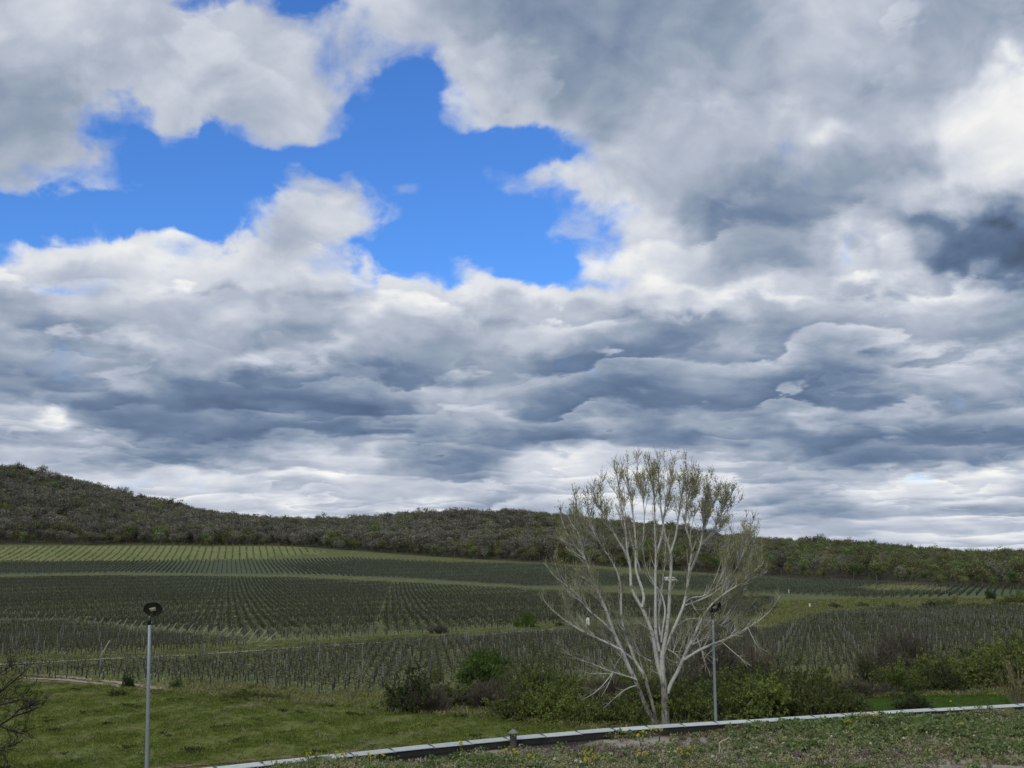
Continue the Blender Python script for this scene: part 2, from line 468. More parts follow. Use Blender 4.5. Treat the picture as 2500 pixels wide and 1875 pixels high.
# ------------------------------------------------------------------ scatter by geometry nodes (only for uncountable stuff)
def scatter(name, pts, rz, sc, vi, variants, label=None, cat=None):
    col = bpy.data.collections.new(name + '_kinds')
    for k, me in enumerate(variants):
        o = bpy.data.objects.new('%s_kind_%02d' % (name, k), me)
        col.objects.link(o)
    me = mesh_np(name, pts, attr={'rz': rz, 'sc': sc})
    at = me.attributes.new('vi', 'INT', 'POINT'); at.data.foreach_set('value', np.asarray(vi, np.int32))
    o = link(name, me)
    ng = bpy.data.node_groups.new(name + '_scatter', 'GeometryNodeTree')
    ng.interface.new_socket('Geometry', in_out='INPUT', socket_type='NodeSocketGeometry')
    ng.interface.new_socket('Geometry', in_out='OUTPUT', socket_type='NodeSocketGeometry')
    N = ng.nodes; Lk = ng.links.new
    gi = N.new('NodeGroupInput'); go = N.new('NodeGroupOutput')
    ci = N.new('GeometryNodeCollectionInfo'); ci.inputs['Collection'].default_value = col
    ci.inputs['Separate Children'].default_value = True; ci.inputs['Reset Children'].default_value = True
    ip = N.new('GeometryNodeInstanceOnPoints'); ip.inputs['Pick Instance'].default_value = True
    def attr(nm, typ):
        a = N.new('GeometryNodeInputNamedAttribute'); a.data_type = typ; a.inputs['Name'].default_value = nm
        return a.outputs['Attribute']
    cx = N.new('ShaderNodeCombineXYZ'); Lk(attr('rz', 'FLOAT'), cx.inputs[2])
    cs = N.new('ShaderNodeCombineXYZ'); sca = attr('sc', 'FLOAT')
    for q in range(3): Lk(sca, cs.inputs[q])
    e2r = N.new('FunctionNodeEulerToRotation'); Lk(cx.outputs[0], e2r.inputs[0])
    Lk(gi.outputs[0], ip.inputs['Points']); Lk(ci.outputs[0], ip.inputs['Instance'])
    Lk(attr('vi', 'INT'), ip.inputs['Instance Index'])
    Lk(e2r.outputs[0], ip.inputs['Rotation']); Lk(cs.outputs[0], ip.inputs['Scale'])
    Lk(ip.outputs[0], go.inputs[0])
    md = o.modifiers.new('scatter', 'NODES'); md.node_group = ng
    tag(o, label, cat, kind='stuff')
    return o

# ------------------------------------------------------------------ materials
def new_mat(name):
    m = bpy.data.materials.new(name); m.use_nodes = True
    t = m.node_tree; t.nodes.clear()
    n = NT(t)
    out = n.new('ShaderNodeOutputMaterial')
    return m, n, out
def principled(n, out, color, rough=0.8, metal=0.0, bump=None, bump_d=0.02, bump_s=0.5, spec=0.3):
    b = n.new('ShaderNodeBsdfPrincipled')
    n.put(b.inputs['Base Color'], color if hasattr(color, 'is_output') else (*color, 1))
    n.put(b.inputs['Roughness'], rough)
    b.inputs['Metallic'].default_value = metal
    b.inputs['Specular IOR Level'].default_value = spec
    if bump is not None:
        bn = n.new('ShaderNodeBump'); n.put(bn.inputs['Height'], bump)
        bn.inputs['Distance'].default_value = bump_d; bn.inputs['Strength'].default_value = bump_s
        n.t.links.new(bn.outputs[0], b.inputs['Normal'])
    n.t.links.new(b.outputs[0], out.inputs['Surface'])
    return b
def foliage_mat(name, c0, c1, c2=None, var=0.35, transl=0.3, rough=0.7):
    """leaf colour from the per-leaf tint, varied per plant"""
    m, n, out = new_mat(name)
    at = n.new('ShaderNodeAttribute', attribute_name='tint').outputs['Fac']
    rnd = n.new('ShaderNodeObjectInfo').outputs['Random']
    stops = [(0.0, c0), (1.0, c1)] if c2 is None else [(0.0, c0), (0.5, c1), (1.0, c2)]
    col = n.ramp(at, stops)
    col = n.vm('SCALE', col, sc=n.lin(rnd, 0, 1, 1 - var, 1 + var))
    pr = n.new('ShaderNodeBsdfPrincipled')
    n.t.links.new(col, pr.inputs['Base Color'])
    pr.inputs['Roughness'].default_value = rough
    pr.inputs['Specular IOR Level'].default_value = 0.25
    tr = n.new('ShaderNodeBsdfTranslucent'); n.t.links.new(n.vm('MULTIPLY', col, (1.1, 1.25, 0.6)), tr.inputs[0])
    mx = n.new('ShaderNodeMixShader'); mx.inputs[0].default_value = transl
    n.t.links.new(pr.outputs[0], mx.inputs[1]); n.t.links.new(tr.outputs[0], mx.inputs[2])
    n.t.links.new(mx.outputs[0], out.inputs['Surface'])
    return m
def plain_mat(name, color, rough=0.7, metal=0.0, nscale=6.0, amt=0.25, bump=0.0, spec=0.3):
    m, n, out = new_mat(name)
    p = n.new('ShaderNodeTexCoord').outputs['Object']
    nz = n.noise(p, nscale, 5, 0.6)
    k = n.lin(nz, 0.25, 0.75, 1 - amt, 1 + amt)
    col = n.vm('SCALE', n.xyz(*color), sc=k)
    principled(n, out, col, rough, metal, nz if bump else None, 0.02, bump, spec)
    return m

# ------------------------------------------------------------------ the ground: one sheet from the eye to the horizon
VINE_NEAR = [(-520, 1668), (60, 1640), (430, 1621), (640, 1605), (900, 1582), (1290, 1546), (1480, 1540), (1700, 1530), (1800, 1528), (1860, 1555),
             (1990, 1512), (2160, 1492), (2330, 1486), (2960, 1490), (2960, 1585), (2390, 1612), (2250, 1640), (2050, 1650), (1800, 1652), (1400, 1656),
             (1110, 1664), (1010, 1690), (960, 1698), (800, 1700), (560, 1676), (300, 1664), (60, 1655), (-520, 1672)]
VINE_MID = [(-520, 1420), (300, 1408), (700, 1412), (960, 1424), (1300, 1442), (1600, 1458), (1890, 1462), (1900, 1490), (1840, 1512), (1600, 1514), (1290, 1528), (1060, 1548), (760, 1566),
            (660, 1565), (400, 1540), (200, 1520), (-520, 1498)]
VINE_LOW = [(-520, 1512), (160, 1532), (400, 1556), (620, 1578), (470, 1590), (250, 1602), (-520, 1622)]
VINE_FAR = [(-520, 1374), (300, 1371), (700, 1366), (860, 1363), (1100, 1374), (1340, 1380), (1500, 1396), (1560, 1432), (1300, 1432), (1000, 1412), (700, 1402), (300, 1398), (-520, 1410)]
VINE_RIGHT = [(1520, 1404), (1700, 1406), (1830, 1412), (2050, 1420), (2300, 1432), (2960, 1440), (2960, 1460), (2380, 1455), (2150, 1462), (1950, 1452), (1720, 1446), (1560, 1438)]
ORCHARD = [(-520, 1340), (150, 1334), (320, 1330), (600, 1324), (700, 1331), (810, 1348), (620, 1364), (300, 1369), (-520, 1372)]
GREEN_PATCH = [(2080, 1440), (2130, 1430), (2220, 1426), (2330, 1438), (2300, 1445), (2150, 1447)]
MEADOW = [(-620, 1676), (60, 1664), (200, 1672), (330, 1680), (480, 1694), (640, 1712), (860, 1722), (960, 1738), (1200, 1752), (1500, 1790), (1900, 1800), (1900, 1990), (-620, 1990)]
LAWN = [(2080, 1702), (2200, 1692), (2330, 1684), (2960, 1668), (2960, 1800), (1900, 1800), (2060, 1730)]
PALE = [(60, 1650), (300, 1664), (560, 1680), (800, 1704), (980, 1700), (940, 1738), (860, 1724), (640, 1712), (480, 1694), (300, 1678), (60, 1662)]
MID_GRASS = [(1880, 1470), (2100, 1462), (2400, 1462), (2960, 1462), (2960, 1488), (2330, 1484), (2150, 1489), (1990, 1508), (1860, 1540), (1830, 1500)]

def build_ground():
    az = np.concatenate([np.linspace(-180, -34, 50, endpoint=False), np.linspace(-34, 34, 500), np.linspace(34, 180, 50)[1:]])
    az = az * math.pi / 180
    r = np.concatenate([[2.0, 8, 16, 24, 30], np.linspace(34, 120, 130), np.geomspace(121, 760, 230)[:], np.linspace(768, 1400, 110), np.geomspace(1450, 9000, 18)])
    AZ, RR = np.meshgrid(az[:-1], r, indexing='ij')
    X = np.sin(AZ) * RR; Y = np.cos(AZ) * RR
    Z = height(X, Y)
    PX, PY = project(X, Y, Z)
    PX = PX + 10 * np.sin(X * 0.9 + Y * 0.23) + 8 * np.sin(X * 0.37 - Y * 0.71)
    PY = PY + 1.6 * np.sin(X * 1.1 + Y * 0.5) + 1.3 * np.sin(X * 0.45 + 2)
    front = np.abs(AZ) < R(34)
    na, nr = X.shape
    # zone values: 0 grass strip, then mixed weights stored as attributes
    def zone(poly): return (in_poly(PX, PY, poly) & front).astype(float)
    re = interp_s(col_of(X, Y), EDGE_X, EDGE_R)
    forest = smooth((RR - re + 4) / 8)
    vine = np.clip(zone(VINE_NEAR) + zone(VINE_MID) + zone(VINE_LOW) + zone(VINE_FAR) + zone(VINE_RIGHT), 0, 1) * (1 - forest)
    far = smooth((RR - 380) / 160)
    meadow = np.maximum(zone(MEADOW), (~front) * (RR < 70))
    bright = np.maximum(zone(ORCHARD) * 1.0, zone(GREEN_PATCH)) * (1 - forest)
    lawn = zone(LAWN)
    pale = np.maximum(zone(PALE), 0.0)
    for (qx, qy, sx, sy) in ((880, 1814, 75, 6), (220, 1845, 55, 5), (95, 1841, 50, 2.5), (1080, 1836, 40, 4), (540, 1770, 60, 3), (1010, 1755, 70, 3), (300, 1730, 80, 2.5),
                             (150, 1670, 120, 5), (700, 1738, 80, 2), (1010, 1790, 40, 2.5), (430, 1835, 30, 3), (130, 1700, 90, 2), (620, 1722, 120, 5)):
        pale = np.maximum(pale, 0.9 * np.exp(-((PX - qx) / sx) ** 2 - ((PY - qy) / sy) ** 2) * front)
    V = np.stack([X, Y, Z], -1).reshape(-1, 3)
    V = np.concatenate([V, [[0, 0, hgt(0, 1)]]])
    a = np.arange(na)[:, None]; b = np.arange(nr - 1)[None, :]; a2 = (a + 1) % na
    Q = np.stack([a * nr + b, a * nr + b + 1, a2 * nr + b + 1, a2 * nr + b], -1).reshape(-1, 4)[:, ::-1]
    T = np.stack([np.arange(na) * nr, ((np.arange(na) + 1) % na) * nr, np.full(na, len(V) - 1)], -1)[:, ::-1]
    at = {k: np.append(vv.reshape(-1), 0) for k, vv in dict(forest=forest, vine=vine, far=far, meadow=meadow, bright=bright, lawn=lawn, pale=pale).items()}
    m, n, out = new_mat('ground')
    pos = n.new('ShaderNodeNewGeometry').outputs['Position']
    A = lambda k: n.new('ShaderNodeAttribute', attribute_name=k).outputs['Fac']
    n1 = n.noise(pos, 0.35, 6, 0.62); n2 = n.noise(pos, 2.6, 5, 0.65); n3 = n.noise(pos, 0.06, 4, 0.5); n4 = n.noise(n.vm('MULTIPLY', pos, (0.4, 1.0, 1.0)), 9.0, 3, 0.6)
    grass = n.ramp(n1, [(0.30, (0.080, 0.096, 0.034)), (0.5, (0.118, 0.132, 0.050)), (0.68, (0.180, 0.172, 0.082))])
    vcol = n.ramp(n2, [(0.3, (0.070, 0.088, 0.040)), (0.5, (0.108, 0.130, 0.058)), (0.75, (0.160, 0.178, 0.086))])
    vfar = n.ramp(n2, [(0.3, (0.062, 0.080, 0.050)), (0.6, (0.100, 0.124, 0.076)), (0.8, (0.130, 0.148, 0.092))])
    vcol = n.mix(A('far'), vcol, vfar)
    mead = n.ramp(n.m('ADD', n.m('MULTIPLY', n1, 0.6), n.m('MULTIPLY', n4, 0.4)), [(0.34, (0.072, 0.094, 0.020)), (0.45, (0.116, 0.142, 0.032)), (0.54, (0.152, 0.170, 0.046)), (0.66, (0.165, 0.165, 0.068))])
    law = n.ramp(n1, [(0.3, (0.042, 0.082, 0.012)), (0.7, (0.066, 0.112, 0.020))])
    bri = n.ramp(n3, [(0.35, (0.150, 0.185, 0.066)), (0.65, (0.205, 0.215, 0.092))])
    fore = n.ramp(n1, [(0.3, (0.040, 0.040, 0.026)), (0.55, (0.068, 0.064, 0.042)), (0.75, (0.080, 0.086, 0.042))])
    pal = n.ramp(n2, [(0.3, (0.105, 0.100, 0.056)), (0.5, (0.165, 0.150, 0.090)), (0.7, (0.230, 0.205, 0.135))])
    c = grass
    for k, cc in (('vine', vcol), ('meadow', mead), ('lawn', law), ('pale', pal), ('bright', bri), ('forest', fore)):
        c = n.mix(A(k), c, cc)
    bump = n.m('ADD', n.m('MULTIPLY', n2, 0.6), n.m('MULTIPLY', n4, 0.4))
    principled(n, out, c, 0.95, 0, bump, 0.25, 0.6, 0.1)
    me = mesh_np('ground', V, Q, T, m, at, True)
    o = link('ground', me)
    return tag(o, kind='structure')
ground = build_ground()

# ------------------------------------------------------------------ more mesh helpers
def joined(name, parts):
    """parts: (V, Q, T, mat, tint) -> one mesh with several materials"""
    Vs, Qs, Ts, As, qm, tm = [], [], [], [], [], []
    off = 0; mats = []
    for V, Q, T, mat, tint in parts:
        if mat not in mats: mats.append(mat)
        mi = mats.index(mat)
        Vs.append(V); As.append(np.broadcast_to(np.asarray(tint, float), (len(V),)))
        if Q is not None and len(Q): Qs.append(np.asarray(Q) + off); qm += [mi] * len(Q)
        if T is not None and len(T): Ts.append(np.asarray(T) + off); tm += [mi] * len(T)
        off += len(V)
    me = mesh_np(name, np.concatenate(Vs), np.concatenate(Qs) if Qs else None, np.concatenate(Ts) if Ts else None, None, {'tint': np.concatenate(As)})
    for m in mats: me.materials.append(m)
    me.polygons.foreach_set('material_index', np.array(qm + tm, np.int32))
    return me
def one(name, V, Q, T, mat, tint=0.5):
    return joined(name, [(V, Q, T, mat, tint)])
def clump(P, k=3.0, seed=0.0):
    return 0.5 + 0.28 * (np.sin(P[:, 0] * k + seed) * np.cos(P[:, 1] * k * 1.1 + 1.7 * seed) + np.sin(P[:, 2] * k * 1.3 + P[:, 0] * k * 0.6 + seed * 0.7)) 

bark_far = plain_mat('far_bark', (0.13, 0.12, 0.10), 0.9)
wood_grey = foliage_mat('grey_brown_twigs', (0.085, 0.081, 0.063), (0.148, 0.141, 0.110), (0.220, 0.211, 0.165), 0.42, 0.08)
wood_olive = foliage_mat('olive_budding_crown', (0.085, 0.083, 0.039), (0.145, 0.138, 0.065), (0.212, 0.198, 0.099), 0.38, 0.2)
wood_green = foliage_mat('green_crown', (0.073, 0.103, 0.038), (0.122, 0.163, 0.058), (0.190, 0.233, 0.091), 0.4, 0.25)

def far_tree(seed, kind):
    g = np.random.default_rng(seed)
    H = g.uniform(7.0, 9.0); rw = g.uniform(2.6, 3.6)
    tv, tq, tt = tube([(0, 0, -0.6), (0.1, 0.05, H * 0.3), (g.normal() * 0.3, g.normal() * 0.3, H * 0.6)], [0.18, 0.14, 0.07], 5)
    TR = [(tv, tq, tt)]
    mats = dict(bare=wood_grey, olive=wood_olive, green=wood_green)[kind]
    nb = 13
    tips = []
    for i in range(nb):
        a = i * 2.4 + g.normal() * 0.3; el = g.uniform(0.3, 1.2); L = rw * g.uniform(0.7, 1.05)
        p0 = np.array([0, 0, H * g.uniform(0.22, 0.5)])
        p2 = p0 + np.array([math.cos(a) * math.cos(el) * L, math.sin(a) * math.cos(el) * L, math.sin(el) * L * 1.25 + H * 0.12])
        p1 = (p0 + p2) / 2 + np.array([0, 0, -0.25])
        TR.append(tube([p0, p1, p2], [0.07, 0.045, 0.02], 3, False))
        tips.append(p2); tips.append(p1)
    tips = np.array(tips)
    ntw = {'bare': 330, 'olive': 230, 'green': 120}[kind]
    c = tips[g.integers(0, len(tips), ntw)] + g.normal(size=(ntw, 3)) * np.array([0.6, 0.6, 0.5])
    cen = np.array([0, 0, H * 0.45])
    dr = unit(unit(c - cen) + np.array([0, 0, 0.8]) + g.normal(size=(ntw, 3)) * 0.5)
    V1, Q1 = leaves_np(c, 0.13, g, 8.0, along=dr * 2.2)
    t1 = np.repeat(np.clip(clump(c, 1.1, seed) * 0.8 + g.normal(size=ntw) * 0.12, 0, 1), 4)
    nl = {'bare': 420, 'olive': 460, 'green': 520}[kind]
    c2 = tips[g.integers(0, len(tips), nl)] + g.normal(size=(nl, 3)) * np.array([0.75, 0.75, 0.6])
    V2, Q2 = leaves_np(c2, 0.42, g, 1.5)
    t2 = np.repeat(np.clip(clump(c2, 1.1, seed + 2) + g.normal(size=nl) * 0.15, 0, 1), 4)
    trunk = [(q[0], q[1], q[2], bark_far, 0.5) for q in TR]
    crown = [(V1, Q1, None, mats, t1), (V2, Q2, None, mats, t2)]
    return trunk, crown

KINDS = ['bare'] * 6 + ['olive'] * 4 + ['green'] * 4
far_parts = [far_tree(100 + i, k) for i, k in enumerate(KINDS)]
far_trunk = [joined('far_trunk', p[0]) for p in far_parts]
far_crown = [joined('far_crown', p[1]) for p in far_parts]
far_all = [joined('far_tree', p[0] + p[1]) for p in far_parts]

def build_forest():
    g = np.random.default_rng(3)
    P = []
    # jittered polar grid over the hillside seen from the eye and a margin to both sides
    for r in np.arange(430, 1420, 6.9):
        n = int(R(76) * r / 6.9)
        a = (np.arange(n) + g.uniform(0, 1)) / n * R(76) - R(38) + g.normal(size=n) * 0.5 * R(76) / n
        rr = r + g.normal(size=n) * 1.6
        P.append(np.stack([np.sin(a) * rr, np.cos(a) * rr], -1))
    P = np.concatenate(P)
    c = col_of(P[:, 0], P[:, 1]); r = np.hypot(P[:, 0], P[:, 1])
    re = interp_s(c, EDGE_X, EDGE_R); ridge = interp_s(c, RIDGE_X, RIDGE_R)
    edge_n = 7 * np.sin(c * 0.021) + 5 * np.sin(c * 0.057 + 1)
    keep = (r > re + 5 + edge_n) & (r < ridge + 35)
    # open clearings on the scrubby right hand slope
    gap = np.sin(P[:, 0] * 0.045 + 0.6) * np.cos(P[:, 1] * 0.038) + 0.5 * np.sin(P[:, 0] * 0.11 + P[:, 1] * 0.07)
    keep &= ~((c > 1700) & (gap > 0.75) & (r < ridge - 60))
    P = P[keep]; c = c[keep]; r = r[keep]; re = re[keep]
    Z = height(P[:, 0], P[:, 1])
    patch = 0.5 + 0.3 * np.sin(P[:, 0] * 0.017 + 2) * np.cos(P[:, 1] * 0.013) + 0.25 * np.sin(P[:, 0] * 0.041 + P[:, 1] * 0.035)
    greenish = np.clip((c - 1250) / 900, 0, 1) * 0.55 + 0.12 + 0.18 * (patch > 0.72) + 0.25 * (np.abs(r - re) < 22)
    u1 = g.uniform(size=len(P)); u2 = g.integers(0, 100, len(P))
    vi = np.where(u1 < greenish * 0.55, 10 + u2 % 4, np.where(u1 < greenish * 1.1 + 0.10, 6 + u2 % 4, u2 % 6))
    scl = g.uniform(0.85, 1.6, len(P)) * np.where(c > 1750, 0.72, 1.0) * np.where(np.abs(r - re) < 25, 0.75, 1.0)
    scl = np.where(g.uniform(size=len(P)) < 0.04, scl * 1.3, scl)
    rz = g.uniform(0, 6.28, len(P))
    px, py = project(P[:, 0], P[:, 1], Z)
    seen = (px > 5) & (px < 2495) & ~((px > 1380) & (px < 1860))
    order = np.argsort(np.where(seen, r / scl, 1e9))[:300]
    single = np.zeros(len(P), bool); single[order] = True
    names = {0: ('bare_tree', 'small grey-brown leafless tree at the foot of the wooded hillside beyond the vineyards', 'leafless trees along the foot of the hill'),
             1: ('budding_tree', 'small olive budding tree at the foot of the wooded hillside beyond the vineyards', 'budding trees along the foot of the hill'),
             2: ('leafy_tree', 'small green leafy tree at the foot of the wooded hillside beyond the vineyards', 'leafy trees along the foot of the hill')}
    for i in order:
        k = int(vi[i]); nm, lab, grp = names[0 if k < 6 else 1 if k < 10 else 2]
        e = empty(nm, (P[i, 0], P[i, 1], Z[i] - 0.1), float(rz[i]), float(scl[i]))
        tag(e, lab, 'tree', grp)
        link('trunk', far_trunk[k], e); link('crown', far_crown[k], e)
    s = ~single
    scatter('hillside_forest', np.stack([P[s, 0], P[s, 1], Z[s] - 0.1], -1), rz[s], scl[s], vi[s], far_all,
            'grey-brown and olive spring woodland covering the hills on the horizon', 'forest')
build_forest()

# ------------------------------------------------------------------ vineyards
vine_bark = plain_mat('vine_bark', (0.045, 0.039, 0.032), 0.95)
vine_leaf = foliage_mat('vine_leaf', (0.051, 0.065, 0.029), (0.078, 0.095, 0.043), (0.115, 0.128, 0.064), 0.3, 0.25)
stake_m = plain_mat('weathered_stake', (0.15, 0.155, 0.135), 0.8)
post_m = plain_mat('concrete_post', (0.23, 0.24, 0.21), 0.85)

grass_pale = foliage_mat('pale_grass', (0.139, 0.163, 0.070), (0.232, 0.248, 0.116), (0.358, 0.342, 0.194), 0.25, 0.25)
def vine_near(seed):
    g = np.random.default_rng(seed)
    tr = [tube([(0, 0, -0.1), (g.normal() * 0.05, g.normal() * 0.04, 0.35), (g.normal() * 0.04, g.normal() * 0.03, 0.75)], [0.05, 0.04, 0.035], 4)]
    for s in (-1, 1):
        tr.append(tube([(0, 0, 0.7), (s * 0.25, g.normal() * 0.03, 0.85), (s * 0.6, g.normal() * 0.04, 0.9 + g.normal() * 0.04)], [0.03, 0.022, 0.015], 3))
    for k in range(5):
        x = g.uniform(-0.55, 0.55)
        tr.append(tube([(x, 0, 0.86), (x + g.normal() * 0.06, g.normal() * 0.06, 1.1), (x + g.normal() * 0.1, g.normal() * 0.08, 1.3)], [0.014, 0.011, 0.007], 3))
    n = 18
    c = np.stack([g.uniform(-0.6, 0.6, n), g.normal(size=n) * 0.09, g.uniform(0.85, 1.35, n)], -1)
    V, Q = leaves_np(c, 0.095, g, 1.3)
    tint = np.repeat(g.uniform(0, 1, n), 4)
    st = tube([(0.07, 0.04, -0.1), (0.07, 0.04, 0.8), (0.08, 0.03, 1.5)], [0.016, 0.016, 0.014], 4)
    return tr, (V, Q, tint), st
vn = [vine_near(40 + i) for i in range(6)]
vine_trunk = [joined('vine_trunk', [(a, b, c, vine_bark, 0.5) for a, b, c in v[0]]) for v in vn]
vine_fol = [joined('vine_leaves', [(v[1][0], v[1][1], None, vine_leaf, v[1][2])]) for v in vn]
vine_stake = [joined('vine_stake', [(*v[2], stake_m, 0.5)]) for v in vn]
vine_all = [joined('vine', [(a, b, c, vine_bark, 0.5) for a, b, c in v[0]] + [(v[1][0], v[1][1], None, vine_leaf, v[1][2]), (*v[2], stake_m, 0.5)]) for v in vn]
def vine_far(seed):
    """three vines in a row, coarse"""
    g = np.random.default_rng(seed)
    parts = []
    for k in (-1.1, 0, 1.1):
        parts.append((*tube([(k, 0, -0.1), (k + g.normal() * 0.05, 0, 0.8)], [0.055, 0.04], 3, False), vine_bark, 0.5))
        if g.uniform() < 0.45:
            parts.append((*tube([(k + 0.3, 0, -0.1), (k + 0.3, 0, 1.65)], [0.03, 0.03], 3, False), stake_m, 0.5))
    n = 15
    c = np.stack([g.uniform(-1.6, 1.6, n), g.normal(size=n) * 0.08, g.uniform(0.75, 1.3, n)], -1)
    V, Q = leaves_np(c, 0.2, g, 1.6)
    parts.append((V, Q, None, vine_leaf, np.repeat(g.uniform(0, 1, n), 4)))
    V, Q = leaves_np(c[:8] + np.array([0.2, 0, -0.1]), 0.06, g, 8, along=np.array([[0.5, 0, 0.8]]))
    parts.append((V, Q, None, vine_bark, 0.5))
    return joined('vine_row_piece', parts)
vf = [vine_far(60 + i) for i in range(5)]

def vine_single(seed):
    g = np.random.default_rng(seed)
    parts = [(*tube([(0, 0, -0.1), (g.normal() * 0.05, 0, 0.8)], [0.06, 0.045], 3, False), vine_bark, 0.5)]
    if g.uniform() < 0.6:
        parts.append((*tube([(0.2, 0, -0.1), (0.2, 0, 1.3)], [0.022, 0.022], 3, False), stake_m, 0.5))
    n = 11
    c = np.stack([g.normal(size=n) * 0.42, g.normal(size=n) * 0.15, g.uniform(0.4, 1.1, n)], -1)
    V, Q = leaves_np(c, 0.2, g, 1.6)
    parts.append((V, Q, None, vine_leaf, np.repeat(g.uniform(0, 1, n), 4)))
    V, Q = leaves_np(c[:7], 0.07, g, 7, along=np.array([[0.5, 0, 0.8]]))
    parts.append((V, Q, None, vine_bark, 0.5))
    return joined('single_vine', parts)
vs1 = [vine_single(80 + i) for i in range(4)]
def post_mesh():
    m = MB(); m.box(-0.022, 0.022, -0.022, 0.022, -0.2, 1.35)
    m.add([(-0.022, -0.022, 1.35), (0.022, -0.022, 1.35), (0.022, 0.022, 1.35), (-0.022, 0.022, 1.35), (0, 0, 1.365)], None, [(0, 1, 4), (1, 2, 4), (2, 3, 4), (3, 0, 4)])
    return m.mesh('vineyard_post', post_m)
post_me = post_mesh()

def grid_points(poly, az, w, s, jit=0.06):
    """row points inside a photo polygon laid on the ground; rows run along compass angle az"""
    pxs = np.array([p[0] for p in poly], float); pys = np.array([p[1] for p in poly], float)
    gx, gy, _ = ground_pt(np.clip(pxs, -520, 2960), pys)
    d = np.array([math.sin(az), math.cos(az)]); e = np.array([d[1], -d[0]])
    a = gx * d[0] + gy * d[1]; b = gx * e[0] + gy * e[1]
    A = np.arange(a.min(), a.max(), s); Bq = np.arange(b.min(), b.max(), w)
    AA, BB = np.meshgrid(A, Bq)
    row = np.repeat(np.arange(len(Bq)), len(A)); idx = np.tile(np.arange(len(A)), len(Bq))
    AA = AA.ravel(); BB = BB.ravel()
    x = AA * d[0] + BB * e[0]; y = AA * d[1] + BB * e[1]
    x = x + rng.normal(size=len(x)) * jit; y = y + rng.normal(size=len(x)) * jit
    r = np.hypot(x, y)
    k = (y > 20) & (np.abs(np.arctan2(x, y)) < R(33)) & (r < 1000)
    x, y, row, idx = x[k], y[k], row[k], idx[k]
    z = height(x, y)
    px, py = project(x, y, z)
    k = in_poly(px, py, poly)
    return x[k], y[k], z[k], px[k], py[k], row[k], idx[k]

